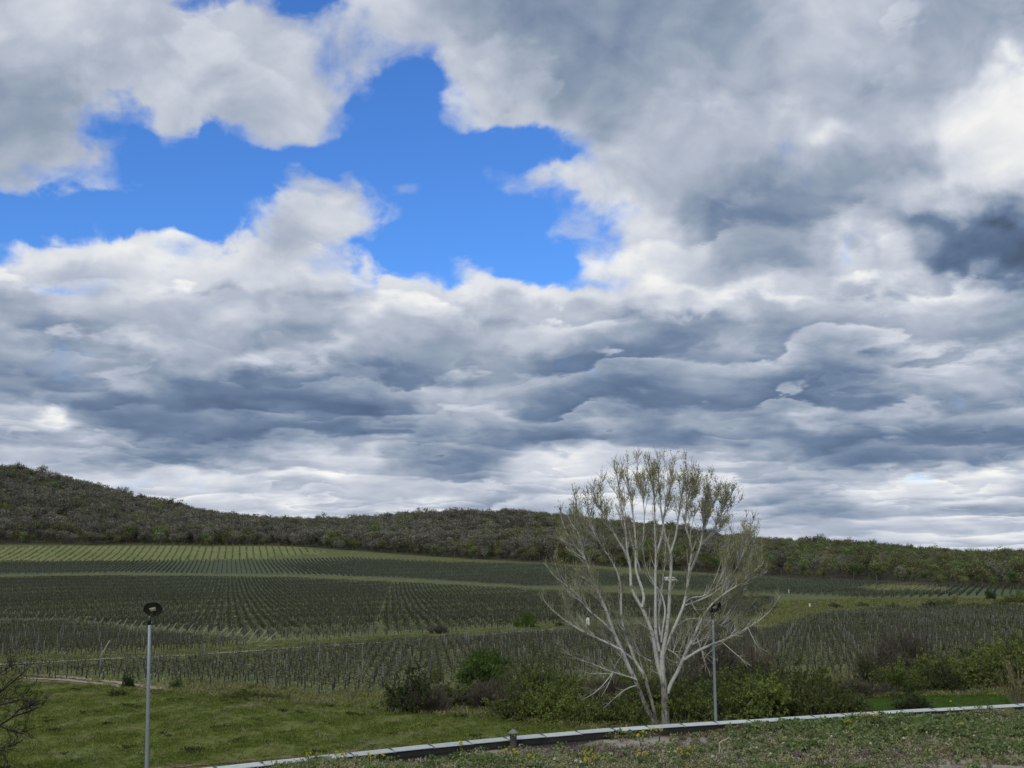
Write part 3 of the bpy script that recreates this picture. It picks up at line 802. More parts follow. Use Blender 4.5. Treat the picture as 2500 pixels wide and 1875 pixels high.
def build_vineyards():
    near = []; far = []; posts = []
    blocks = [(VINE_NEAR, R(57)), (VINE_LOW, R(57)),
              ([p for p in VINE_MID if p[0] <= 960] + [(900, 1555), ], R(-13.8)),
              ([(960, 1424), (1300, 1442), (1600, 1458), (1890, 1462), (1900, 1490), (1840, 1512), (1600, 1514), (1290, 1528), (1060, 1548), (910, 1555)], R(84)),
              (VINE_FAR, R(-13.8)), (VINE_RIGHT, R(24))]
    blocks[2] = ([(-520, 1420), (300, 1408), (700, 1412), (955, 1424), (905, 1556), (760, 1566), (660, 1565), (400, 1540), (200, 1520), (-520, 1498)], R(76.2))
    for bi, (poly, az) in enumerate(blocks):
        rot = math.pi / 2 - az
        x, y, z, px, py, row, idx = grid_points(poly, az, (1.55, 1.55, 2.3, 2.3, 2.5, 2.5)[bi], (0.85, 0.85, 1.55, 1.55, 1.0, 1.0)[bi], 0.2 if bi in (2, 3) else 0.07)
        if bi == 5:
            k = ~in_poly(px, py, GREEN_PATCH); x, y, z, px, py, row, idx = [q[k] for q in (x, y, z, px, py, row, idx)]
        r = np.hypot(x, y)
        tr_ = np.interp(px, [-60, 200, 480, 760, 900, 1100, 1290, 1420], [1626, 1612, 1599, 1579, 1571, 1557, 1541, 1533])
        miss = (rng.uniform(size=len(x)) < 0.07) | ((py > tr_ - 3) & (py < tr_ + 12) & (px < 1420) & (bi < 2))
        kn = (r < 165) & ~miss
        near.append(np.stack([x, y, z, px, py, np.full(len(x), rot)], -1)[kn])
        kf = (r >= 165) & ((idx % 3 == 0) | (bi in (2, 3)))
        far.append(np.stack([x, y, z, px, py, np.full(len(x), rot), np.full(len(x), bi in (2, 3))], -1)[kf])
        kp = (rng.uniform(size=len(x)) < 0.05) | ((idx * 7 + row * 3) % 33 == 0)
        posts.append(np.stack([x, y, z, px, py, np.full(len(x), rot)], -1)[kp])
    near = np.concatenate(near); far = np.concatenate(far); posts = np.concatenate(posts)
    # pale grass between the rows
    gm = []
    for q in range(4):
        g = np.random.default_rng(900 + q)
        c = np.stack([g.uniform(-0.9, 0.9, 46), g.normal(size=46) * 0.26, g.uniform(0.0, 0.12, 46)], -1)
        V, Q = leaves_np(c, 0.065, g, 3.6, up=0.9)
        gm.append(one('row_grass', V, Q, None, grass_pale, np.repeat(g.uniform(0, 1, 46), 4)))
    gr = []
    for bi in (0, 1, 2, 3):
        poly, az = blocks[bi]; ww = 1.55 if bi < 2 else 2.3
        x, y, z, px, py, row, idx = grid_points(poly, az, ww, 1.2 if bi < 2 else 1.6, 0.12)
        x = x + math.cos(az) * ww / 2; y = y - math.sin(az) * ww / 2
        k = (np.hypot(x, y) < 330) & (rng.uniform(size=len(x)) < 0.8)
        gr.append(np.stack([x, y, height(x, y), np.full(len(x), math.pi / 2 - az)], -1)[k])
    gr = np.concatenate(gr)
    scatter('grass_between_vines', gr[:, :3], gr[:, 3], rng.uniform(0.7, 1.3, len(gr)), rng.integers(0, 4, len(gr)), gm, 'pale grass strips between the nearer vine rows', 'grass')
    # the 300 that show largest become single things
    r = np.hypot(near[:, 0], near[:, 1])
    seen = (near[:, 3] > 10) & (near[:, 3] < 990) & (near[:, 4] < 1698)
    order = np.argsort(np.where(seen, r, 1e9))[:300]
    sel = np.zeros(len(near), bool); sel[order] = True
    for j in order:
        k = int(rng.integers(0, 6))
        e = empty('grapevine', tuple(near[j, :3]), float(near[j, 5] + (math.pi if rng.uniform() < 0.5 else 0)), float(rng.uniform(0.62, 0.85)))
        tag(e, 'young-leaved grapevine tied to a stake in the first vineyard rows behind the meadow', 'vine', 'grapevines in the first rows behind the meadow')
        link('trunk', vine_trunk[k], e); link('leaves', vine_fol[k], e); link('stake', vine_stake[k], e)
    n = near[~sel]
    scatter('nearer_vines', n[:, :3], n[:, 5] + math.pi * rng.integers(0, 2, len(n)), rng.uniform(0.62, 0.85, len(n)), rng.integers(0, 6, len(n)), vine_all,
            'staked grapevines filling the nearer vineyard blocks behind the first rows', 'vines')
    scatter('farther_vines', far[:, :3], far[:, 5], rng.uniform(0.8, 1.05, len(far)), np.where(far[:, 6] > 0.5, 5 + rng.integers(0, 4, len(far)), rng.integers(0, 5, len(far))), vf + vs1,
            'dark green rows of vines covering the farther slopes below the woods', 'vines')
    r = np.hypot(posts[:, 0], posts[:, 1])
    seen = (posts[:, 3] > 10) & (posts[:, 3] < 2490) & ~((posts[:, 3] > 990) & (posts[:, 4] > 1600))
    order = np.argsort(np.where(seen, r, 1e9))[:300]
    sel = np.zeros(len(posts), bool); sel[order] = True
    for j in order:
        o = link('vineyard_post', post_me, None, tuple(posts[j, :3]), float(posts[j, 5]), (1, 1, float(rng.uniform(0.9, 1.08))))
        o.rotation_euler = (float(rng.normal() * 0.03), float(rng.normal() * 0.03), float(posts[j, 5]))
        tag(o, 'pale upright concrete post standing in a row of the nearer vines', 'post', 'trellis posts in the nearer vine rows')
    p = posts[~sel]
    scatter('farther_posts', p[:, :3], p[:, 5], rng.uniform(0.9, 1.08, len(p)), np.zeros(len(p), int), [post_me],
            'pale trellis posts dotted through the farther vine rows', 'posts')
    # leaning end posts along the lower edge of the middle block
    m = MB(); m.box(-0.04, 0.04, -0.04, 0.04, -0.2, 1.7)
    lean_me = m.mesh('leaning_end_post', plain_mat('pale_end_post', (0.36, 0.36, 0.31), 0.85))
    for k, t in enumerate(np.linspace(0, 1, 34)):
        pxx = 6 + t * 640; pyy = np.interp(pxx, [0, 200, 400, 660], [1502, 1524, 1545, 1570])
        x, y, z = gpt(pxx, pyy)
        o = link('leaning_end_post', lean_me, None, (x, y, z))
        o.rotation_euler = (0.15 + rng.normal() * 0.08, R(38) + rng.normal() * 0.08, 0)
        tag(o, 'pale end post leaning over at the lower edge of the middle vineyard block', 'post', 'leaning end posts of the middle vineyard')
    for (pxx, pyy, lab) in ((243, 1606, 'tall pale post leaning over beside the grassy track'), (1135, 1604, None)):
        if lab is None: continue
        x, y, z = gpt(pxx, pyy)
        o = link('leaning_end_post', lean_me, None, (x, y, z)); o.rotation_euler = (0.1, R(30), 0)
        tag(o, lab, 'post')
build_vineyards()

# young trees / vine rows on the light upper field: dark stripes of low saplings
def build_upper_field():
    g = np.random.default_rng(8)
    parts = []
    n = 26
    c = np.stack([g.uniform(-1.5, 1.5, n), g.normal(size=n) * 0.25, g.uniform(0.1, 1.5, n)], -1)
    V, Q = leaves_np(c, 0.32, g, 1.8, up=0.8)
    parts.append((V, Q, None, wood_olive, np.repeat(g.uniform(0.4, 1.0, n), 4)))
    me = joined('sapling_row_piece', parts)
    x, y, z, px, py, row, idx = grid_points(ORCHARD, R(-13.5), 4.6, 3.2, 0.2)
    k = rng.uniform(size=len(x)) > 0.06
    scatter('upper_field_rows', np.stack([x, y, z], -1)[k], np.full(k.sum(), math.pi / 2 + R(13.5)), g.uniform(0.5, 0.95, k.sum()), np.zeros(k.sum(), int), [me],
            'dark sapling rows striping the light green field below the wooded hill', 'saplings')
    x, y, z, px, py, row, idx = grid_points(GREEN_PATCH, R(62), 5.0, 3.2, 0.2)
    scatter('small_field_rows', np.stack([x, y, z], -1), np.full(len(x), math.pi / 2 - R(62)), g.uniform(0.5, 0.9, len(x)), np.zeros(len(x), int), [me],
            'thin dark rows on the small bright green field patch', 'saplings')
build_upper_field()

# ------------------------------------------------------------------ dirt tracks
def track(pts, width, name, mat):
    pts = np.array(pts, float)
    t = np.concatenate([[0], np.cumsum(np.hypot(*np.diff(pts, axis=0).T))])
    tt = np.linspace(0, t[-1], 90)
    px = np.interp(tt, t, pts[:, 0]); py = np.interp(tt, t, pts[:, 1])
    x, y, z = ground_pt(px, py)
    k = np.ones(7) / 7
    xs = np.convolve(np.pad(x, 3, 'edge'), k, 'valid'); ys = np.convolve(np.pad(y, 3, 'edge'), k, 'valid')
    tx = np.gradient(xs); ty = np.gradient(ys); L = np.hypot(tx, ty); nx, ny = -ty / L, tx / L
    w = width * 0.5 * (1 + 0.25 * np.sin(np.arange(90) * 0.7) + 0.15 * np.sin(np.arange(90) * 1.9))
    V = []
    for s in (-1, -0.33, 0.33, 1):
        X = xs + nx * w * s; Y = ys + ny * w * s
        V.append(np.stack([X, Y, height(X, Y) + 0.03], -1))
    V = np.stack(V, 1).reshape(-1, 3)
    Q = [(i * 4 + j, (i + 1) * 4 + j, (i + 1) * 4 + j + 1, i * 4 + j + 1) for i in range(89) for j in range(3)]
    return tag(link(name, mesh_np(name, V, Q, None, mat)), kind='structure')
def dirt_mat(name, c0, c1):
    m, n, out = new_mat(name)
    p = n.new('ShaderNodeNewGeometry').outputs['Position']
    nz = n.noise(p, 1.4, 6, 0.65)
    principled(n, out, n.ramp(nz, [(0.35, c0), (0.6, c1)]), 0.95, 0, nz, 0.05, 0.4, 0.1)
    return m
dirt = dirt_mat('pale_dirt', (0.18, 0.17, 0.10), (0.38, 0.34, 0.25))
red_dirt = dirt_mat('reddish_dirt', (0.26, 0.21, 0.15), (0.42, 0.35, 0.27))
grassy = dirt_mat('grassy_track', (0.105, 0.125, 0.048), (0.20, 0.20, 0.095))
track([(-60, 1626), (200, 1612), (480, 1599), (760, 1579), (900, 1571), (1100, 1557), (1290, 1541), (1420, 1533)], 1.3, 'dirt_track', dirt)
track([(-60, 1612), (200, 1602), (480, 1588), (760, 1569), (1000, 1556), (1290, 1534)], 1.8, 'grassy_track', grassy)
track([(60, 1648), (160, 1653), (250, 1662), (330, 1672), (400, 1684)], 0.8, 'dirt_track', red_dirt)
track([(40, 1655), (150, 1660), (240, 1669), (320, 1680)], 0.6, 'dirt_track', red_dirt)
track([(1860, 1530), (1960, 1510), (2060, 1496), (2110, 1492)], 2.2, 'dirt_track', dirt)
track([(1440, 1532), (1600, 1520), (1800, 1502), (1900, 1478), (2050, 1474), (2240, 1484)], 2.5, 'grassy_track', grassy)
track([(820, 1418), (1000, 1428), (1200, 1442), (1320, 1449)], 2.0, 'grassy_track', grassy)
track([(350, 1392), (640, 1396), (860, 1408)], 2.0, 'grassy_track', grassy)

# ------------------------------------------------------------------ the building with the planted roof
ZCOP = 4.2                                     # top of the coping above the meadow
cop_px = [(480, 1877), (600, 1862), (700, 1853), (800, 1843), (889, 1834), (970, 1824), (1143, 1807), (1300, 1793), (1500, 1776), (1740, 1761), (1900, 1752), (2100, 1739), (2310, 1727), (2500, 1718)]
cx, cy = plane_pt([p[0] for p in cop_px], [p[1] for p in cop_px], ZCOP)
cx = np.concatenate([[cx[0] - 9 * 0.80, cx[0] - 4 * 0.82], cx, [cx[-1] + 4 * 0.9, cx[-1] + 9 * 0.9]])
cy = np.concatenate([[cy[0] - 9 * 0.60, cy[0] - 4 * 0.57], cy, [cy[-1] + 4 * 0.44, cy[-1] + 9 * 0.44]])
cl = np.concatenate([[0], np.cumsum(np.hypot(np.diff(cx), np.diff(cy)))])
ss = np.linspace(0, cl[-1], 240)
ox = np.interp(ss, cl, cx); oy = np.interp(ss, cl, cy)
for _ in range(60):                            # smooth the curve of the roof edge
    ox[1:-1] = (ox[:-2] + ox[1:-1] * 2 + ox[2:]) / 4; oy[1:-1] = (oy[:-2] + oy[1:-1] * 2 + oy[2:]) / 4
sl = np.concatenate([[0], np.cumsum(np.hypot(np.diff(ox), np.diff(oy)))])
tx = np.gradient(ox); ty = np.gradient(oy); tl = np.hypot(tx, ty); tx /= tl; ty /= tl
inx, iny = ty, -tx                             # inward normal (towards the viewer)

metal_m, n_, o_ = new_mat('coping_metal')
p_ = n_.new('ShaderNodeTexCoord').outputs['Object']; rn_ = n_.new('ShaderNodeObjectInfo').outputs['Random']
nz_ = n_.noise(n_.vm('MULTIPLY', p_, (1.0, 3.0, 1.0)), 5, 5, 0.65)
cc_ = n_.vm('SCALE', n_.ramp(nz_, [(0.3, (0.40, 0.43, 0.41)), (0.6, (0.56, 0.59, 0.565)), (0.75, (0.47, 0.49, 0.455))]), sc=n_.lin(rn_, 0, 1, 0.86, 1.1))
principled(n_, o_, cc_, 0.6, 0.08, nz_, 0.004, 0.3, 0.5)
coping_shade = plain_mat('coping_shade_dark', (0.030, 0.029, 0.028), 0.9, nscale=3, amt=0.4, bump=0.3)  # near-black colour standing in for the shade below the coping
render_wall = plain_mat('grey_rendered_wall', (0.20, 0.195, 0.185), 0.9, nscale=1.5, amt=0.25, bump=0.2)
bld = empty('planted_roof_building', (float(ox[120] + inx[120] * 4), float(oy[120] + iny[120] * 4), 0))
tag(bld, 'low building with a curved metal-capped parapet round its planted roof', 'building')
bx0, by0 = bld.location.x, bld.location.y
def strip(name, offs, mat):
    """offs: list of (inward distance, z) profile swept along the roof edge"""
    V = []
    for dd, z in offs:
        V.append(np.stack([ox + inx * dd - bx0, oy + iny * dd - by0, np.full(240, z)], -1))
    V = np.stack(V, 1).reshape(-1, 3); k = len(offs)
    Q = [(i * k + j, i * k + j + 1, (i + 1) * k + j + 1, (i + 1) * k + j) for i in range(239) for j in range(k - 1)]
    return link(name, mesh_np(name, V, Q, None, mat), bld)
strip('outer_wall', [(0.045, -0.3), (0.045, 4.155), (0.19, 4.155)], render_wall)
strip('parapet_face', [(0.19, 4.155), (0.19, 3.2)], plain_mat('grey_parapet', (0.085, 0.083, 0.080), 0.9, nscale=3, amt=0.35, bump=0.3))
strip('shade_band', [(0.192, 4.152), (0.225, 4.152), (0.225, 4.03), (0.192, 4.03)], coping_shade)  # added strip whose dark colour paints the shadow line under the coping
# coping panels, one object each
PL = 0.92; pw = 0.25
m = MB()
g = 0.014
V = [(-PL / 2 + g, 0, 0), (PL / 2 - g, 0, 0), (PL / 2 - g, -pw, -0.03), (-PL / 2 + g, -pw, -0.03)]
lo = [(x, y, z - 0.012) for x, y, z in V]
m.add(V + lo, [(3, 2, 1, 0), (4, 5, 6, 7), (0, 1, 5, 4), (1, 2, 6, 5), (2, 3, 7, 6), (3, 0, 4, 7)])
# turned-down drip edges
m.box(-PL / 2 + g, PL / 2 - g, 0.0, 0.006, -0.10, -0.013)
cop_me = m.mesh('coping_panel', metal_m)
m = MB(); m.add([(-0.03, 0.004, 0.012), (0.03, 0.004, 0.012), (0.03, -pw - 0.004, -0.04), (-0.03, -pw - 0.004, -0.04),
                 (-0.03, 0.004, -0.02), (0.03, 0.004, -0.02), (0.03, -pw - 0.004, -0.07), (-0.03, -pw - 0.004, -0.07)],
                [(3, 2, 1, 0), (0, 1, 5, 4), (1, 2, 6, 5), (2, 3, 7, 6), (3, 0, 4, 7)])
seam_m = plain_mat('seam_metal', (0.085, 0.095, 0.095), 0.6, 0.3)
seam_me = m.mesh('joint_cover', seam_m)
for s0 in np.arange(0.6, sl[-1] - 0.6, PL):
    x = float(np.interp(s0, sl, ox)); y = float(np.interp(s0, sl, oy))
    a = math.atan2(float(np.interp(s0, sl, ty)), float(np.interp(s0, sl, tx)))
    o = link('coping_panel', cop_me, bld, (x - bx0, y - by0, ZCOP + rng.normal() * 0.003), a)
    o.rotation_euler = (float(rng.normal() * 0.006), 0, a + float(rng.normal() * 0.003))
    link('joint_cover', seam_me, o, (PL / 2, 0, 0.0))

# roof bed
NT_ = 60
td = np.concatenate([np.linspace(0.19, 9.0, 48), np.linspace(9.6, 22, NT_ - 48)])
RX = ox[:, None] + inx[:, None] * td; RY = oy[:, None] + iny[:, None] * td
def roof_z(x, y):
    hum = 0.045 * np.sin(x * 1.7 + y * 0.6) + 0.03 * np.sin(x * 0.7 - y * 1.9 + 1) + 0.02 * np.sin(x * 4.1 + 2) * np.cos(y * 3.7)
    return 3.935 + 0.075 * smooth((x - 1.0) / 7.0) + 0.16 * smooth((-1.6 - x) / 1.8) + hum
RZ = roof_z(RX, RY)
V = np.stack([RX - bx0, RY - by0, RZ], -1).reshape(-1, 3)
Q = [(i * NT_ + j, i * NT_ + j + 1, (i + 1) * NT_ + j + 1, (i + 1) * NT_ + j) for i in range(239) for j in range(NT_ - 1)]
soil, n, out = new_mat('roof_substrate')
pos = n.new('ShaderNodeNewGeometry').outputs['Position']
a1 = n.noise(pos, 1.1, 5, 0.6); a2 = n.noise(pos, 9, 6, 0.7); a3 = n.noise(pos, 60, 3, 0.6)
sc_ = n.ramp(a2, [(0.3, (0.11, 0.10, 0.08)), (0.5, (0.24, 0.215, 0.18)), (0.7, (0.38, 0.345, 0.29))])
sc_ = n.mix(n.ss(a1, 0.42, 0.58), sc_, n.ramp(a3, [(0.3, (0.28, 0.25, 0.21)), (0.7, (0.46, 0.42, 0.36))]))
principled(n, out, sc_, 0.95, 0, n.m('ADD', a2, n.m('MULTIPLY', a3, 0.4)), 0.05, 0.8, 0.1)
bed = link('roof_bed', mesh_np('roof_bed', V, Q, None, soil, None, True), bld)
# side walls closing the building below the bed
V = []
for i in (0, 239):
    k = len(V)
    V += [(ox[i] - bx0, oy[i] - by0, -0.3), (ox[i] + inx[i] * 22 - bx0, oy[i] + iny[i] * 22 - by0, -0.3), (ox[i] + inx[i] * 22 - bx0, oy[i] + iny[i] * 22 - by0, 3.8), (ox[i] - bx0, oy[i] - by0, 4.0)]
link('end_wall', mesh_np('end_wall', V, [(0, 1, 2, 3), (7, 6, 5, 4)], None, render_wall), bld)

def roof_pt(px, py):
    x, y = plane_pt(px, py, 3.95)
    for _ in range(4):
        z = roof_z(np.asarray(x), np.asarray(y)); x, y = plane_pt(px, py, z)
    return float(x), float(y), float(roof_z(np.asarray(x), np.asarray(y)))

# ------------------------------------------------------------------ vent pipe with a conical hood on the roof
galv = plain_mat('weathered_galvanised', (0.20, 0.21, 0.19), 0.65, 0.3, 14, 0.35)
pipe_m = plain_mat('dark_mossy_pipe', (0.065, 0.068, 0.055), 0.85, 0, 18, 0.5)
_k = int(np.argmin(np.abs(project(ox + inx * 0.36, oy + iny * 0.36, np.full(240, 3.9))[0] - 1260)))
vx, vy = float(ox[_k] + inx[_k] * 0.36), float(oy[_k] + iny[_k] * 0.36); vz = float(roof_z(np.asarray(vx), np.asarray(vy)))
vent = empty('vent_pipe', (vx, vy, vz - 0.03), 0, 1.22)
tag(vent, 'short dark vent pipe with a pale conical hood beside the roof parapet', 'vent')
m = MB(); m.lathe([(0.0, 0), (0.068, 0), (0.066, 0.05), (0.058, 0.055), (0.058, 0.235), (0.062, 0.24), (0.062, 0.255), (0.05, 0.255), (0.05, 0.12), (0, 0.12)], 20)
link('pipe', m.mesh('pipe', pipe_m, True), vent)
m = MB(); m.lathe([(0.0, 0.385), (0.02, 0.379), (0.095, 0.325), (0.098, 0.312), (0.090, 0.315), (0.0, 0.355)], 20)
link('hood', m.mesh('hood', galv, True), vent)
for k in range(3):
    a = k * 2.094 + 0.5
    m = MB(); m.tube([(math.cos(a) * 0.056, math.sin(a) * 0.056, 0.235), (math.cos(a) * 0.056, math.sin(a) * 0.056, 0.34)], 0.009, 5)
    link('hood_strut', m.mesh('hood_strut', pipe_m), vent)

# ------------------------------------------------------------------ street lamps on the meadow
pole_m = plain_mat('galvanised_pole', (0.30, 0.34, 0.37), 0.5, 0.45, 8, 0.12)
lamp_black = plain_mat('black_lamp_housing', (0.018, 0.019, 0.021), 0.45, 0.1, 10, 0.2, spec=0.5)
glass_m = plain_mat('dark_lamp_glass', (0.030, 0.031, 0.033), 0.12, 0, 3, 0.2, spec=0.6)
refl_m = plain_mat('pale_reflector', (0.62, 0.58, 0.46), 0.35, 0.3, 20, 0.2)
def lamp(px, py, top_py, label, lean, face):
    x, y, z = gpt(px, py)
    rd = ray(px, top_py); H = float(CAM_Z + rd[2] * y / rd[1] - z)
    e = empty('street_lamp', (x, y, z)); tag(e, label, 'lamp')
    dx = lean * H
    m = MB(); m.tube([(0, 0, -0.2), (0, 0, 0.02), (dx * 0.5, 0, H * 0.5), (dx, 0, H - 0.02)], [0.085, 0.083, 0.070, 0.056], 14)
    link('pole', m.mesh('pole', pole_m, True), e)
    m = MB(); m.lathe([(0, -0.02), (0.17, -0.02), (0.17, 0.012), (0.10, 0.02), (0.0, 0.02)], 4); link('base_plate', m.mesh('base_plate', pole_m), e)
    m = MB(); m.lathe([(0.0, H - 0.30), (0.068, H - 0.30), (0.068, H - 0.02), (0.0, H)], 12, (dx, 0, 0)); 
    m.tube([(dx, 0, H - 0.05), (dx + 0.03, 0.02, H + 0.06), (dx + 0.10, 0.06, H + 0.17)], [0.035, 0.03, 0.03], 8)
    link('bracket', m.mesh('bracket', lamp_black, True), e)
    hd = link('lamp_head', None, e, (dx + 0.11, 0.0, H + 0.30))
    hd.rotation_euler = face
    m = MB(); m.lathe([(0.0, 0.115), (0.20, 0.10), (0.31, 0.065), (0.352, 0.02), (0.352, -0.02), (0.335, -0.035), (0.315, -0.035), (0.305, -0.018)], 40)
    link('housing', m.mesh('housing', lamp_black, True), hd)
    m = MB(); m.lathe([(0.306, -0.017), (0.306, -0.0165), (0.15, -0.024), (0.0, -0.026)], 40); link('glass', m.mesh('glass', glass_m, True), hd)
    m = MB()
    m.add([(-0.13, -0.085, -0.030), (0.13, -0.085, -0.030), (0.10, 0.085, -0.030), (-0.10, 0.085, -0.030), (-0.06, -0.04, -0.055), (0.06, -0.04, -0.055), (0.05, 0.05, -0.055), (-0.05, 0.05, -0.055)],
          [(0, 1, 5, 4), (1, 2, 6, 5), (2, 3, 7, 6), (3, 0, 4, 7), (4, 5, 6, 7)])
    link('reflector', m.mesh('reflector', refl_m), hd)
    return e
lamp(358, 1893, 1506, 'tall grey street lamp with a round black head standing alone on the meadow', -0.028, (R(-52), R(-12), 0))
lamp(1748, 1775, 1497, 'grey street lamp with a round black head half hidden behind the white-barked tree', -0.004, (R(-48), R(-28), 0))

# ------------------------------------------------------------------ footpath edge below the roof
track([(360, 1879), (480, 1868), (600, 1857), (760, 1845), (900, 1832), (980, 1824)], 0.55, 'footpath', dirt_mat('brick_path', (0.17, 0.105, 0.075), (0.26, 0.18, 0.14)))
# ------------------------------------------------------------------ small white things in the fields
white_m = plain_mat('white_paint', (0.72, 0.72, 0.68), 0.6, 0, 3, 0.15)
black_m = plain_mat('black_cap', (0.02, 0.02, 0.02), 0.7)
grey_m = plain_mat('grey_streak', (0.33, 0.34, 0.32), 0.8)
def marker(px, py, w, h, label, cap=True):
    x, y, z = gpt(px, py); e = empty('marker_post', (x, y, z)); tag(e, label, 'marker')
    m = MB(); m.box(-w / 2, w / 2, -w * 0.35, w * 0.35, -0.2, h); link('panel', m.mesh('panel', white_m), e)
    m = MB(); m.box(-w * 0.56, w * 0.56, -w * 0.42, w * 0.42, h + 0.002, h + 0.09); link('cap', m.mesh('cap', black_m if cap else white_m), e)
    if cap:
        m = MB(); m.add([(-w * 0.30, -w * 0.36, h * 0.72), (-w * 0.1, -w * 0.36, h * 0.76), (w * 0.28, -w * 0.36, h * 0.46), (w * 0.1, -w * 0.36, h * 0.40)], [(0, 3, 2, 1)])
        m.add([(-w * 0.30, -w * 0.36, 0.05), (w * 0.1, -w * 0.36, 0.05), (w * 0.05, -w * 0.36, h * 0.32), (-w * 0.18, -w * 0.36, h * 0.36)], [(0, 1, 2, 3)])
        link('streak', m.mesh('streak', grey_m), e)
    return e
marker(1435, 1527, 0.48, 1.22, 'white marker block with a black cap beside the track left of the white-barked tree')
marker(1977, 1484, 0.32, 0.95, 'small white marker post on the grass strip between the right-hand vineyards', False)
marker(1926, 1447, 0.38, 1.0, 'tiny white post at the edge of the farther right-hand vineyard', False)

def van():
    x, y, z = gpt(1638, 1421)
    e = empty('white_van', (x, y, z), R(8)); tag(e, 'white van parked in the far field behind the white-barked tree', 'van')
    prof = [(-2.7, 0.35), (2.55, 0.35), (2.7, 0.55), (2.62, 1.05), (1.95, 1.25), (1.35, 2.05), (1.1, 2.2), (-2.55, 2.25), (-2.7, 2.1)]
    w = 0.95; k = len(prof)
    V = [(a, -w, b) for a, b in prof] + [(a, w, b) for a, b in prof]
    bm = bmesh.new(); vs = [bm.verts.new(v) for v in V]
    bm.faces.new(vs[:k]); bm.faces.new(vs[k:][::-1])
    for i in range(k): bm.faces.new([vs[i], vs[i + k], vs[(i + 1) % k + k], vs[(i + 1) % k]])
    bmesh.ops.recalc_face_normals(bm, faces=bm.faces)
    me = bpy.data.meshes.new('body'); bm.to_mesh(me); bm.free(); me.materials.append(plain_mat('van_white', (0.78, 0.78, 0.76), 0.35, 0, 2, 0.05, spec=0.5)); link('body', me, e)
    for (x0, x1, z0, z1) in ((0.75, 1.45, 1.25, 1.85), (-0.4, 0.6, 1.25, 1.85), (-1.6, -0.55, 1.25, 1.85)):
        for s in (-1, 1):
            m = MB(); m.box(x0, x1, s * 0.955 - 0.006, s * 0.955 + 0.006, z0, z1); link('side_window', m.mesh('side_window', glass_m), e)
    m = MB(); m.add([(1.93, -0.8, 1.29), (1.93, 0.8, 1.29), (1.40, 0.74, 2.0), (1.40, -0.74, 2.0)], [(0, 1, 2, 3)]); m.V[0][:, 0] += 0.012
    link('windscreen', m.mesh('windscreen', glass_m), e)
    for xx in (-1.75, 1.75):
        for s in (-1, 1):
            wobj = link('wheel', None, e, (xx, s * 0.86, 0.34)); wobj.rotation_euler = (math.pi / 2, 0, 0)
            m = MB(); m.lathe([(0.0, -0.10), (0.30, -0.10), (0.34, -0.06), (0.34, 0.06), (0.30, 0.10), (0, 0.10)], 16); link('tyre', m.mesh('tyre', black_m), wobj)
            m = MB(); m.lathe([(0.0, -0.112), (0.18, -0.112), (0.19, -0.10)], 12); m.lathe([(0.19, 0.10), (0.18, 0.112), (0.0, 0.112)], 12); link('rim', m.mesh('rim', grey_m), wobj)
van()

# ------------------------------------------------------------------ the white-barked poplar
bark_w, n, out = new_mat('white_poplar_bark')
pos = n.new('ShaderNodeTexCoord').outputs['Object']
tint = n.new('ShaderNodeAttribute', attribute_name='tint').outputs['Fac']
b1 = n.noise(n.vm('MULTIPLY', pos, (1, 1, 0.35)), 9, 6, 0.65); b2 = n.noise(n.vm('MULTIPLY', pos, (1, 1, 3.2)), 7, 4, 0.6)
pale = n.ramp(b1, [(0.3, (0.35, 0.35, 0.315)), (0.55, (0.54, 0.54, 0.50)), (0.75, (0.42, 0.42, 0.375))])
pale = n.mix(n.ss(b2, 0.60, 0.66), pale, (0.055, 0.05, 0.045, 1))
rough_c = n.ramp(b1, [(0.38, (0.055, 0.050, 0.044)), (0.5, (0.20, 0.185, 0.16)), (0.65, (0.34, 0.32, 0.28))])
bc = n.mix(n.ss(n.m('ADD', tint, n.m('MULTIPLY', n.m('SUBTRACT', b1, 0.5), 0.5)), 0.25, 0.5), rough_c, pale)
principled(n, out, bc, 0.8, 0, n.m('ADD', b1, b2), 0.03, 0.6, 0.2)
twig_m = plain_mat('poplar_twig', (0.235, 0.225, 0.15), 0.85)
pop_leaf = foliage_mat('poplar_leaf', (0.174, 0.169, 0.043), (0.288, 0.273, 0.069), (0.431, 0.393, 0.116), 0.1, 0.35)

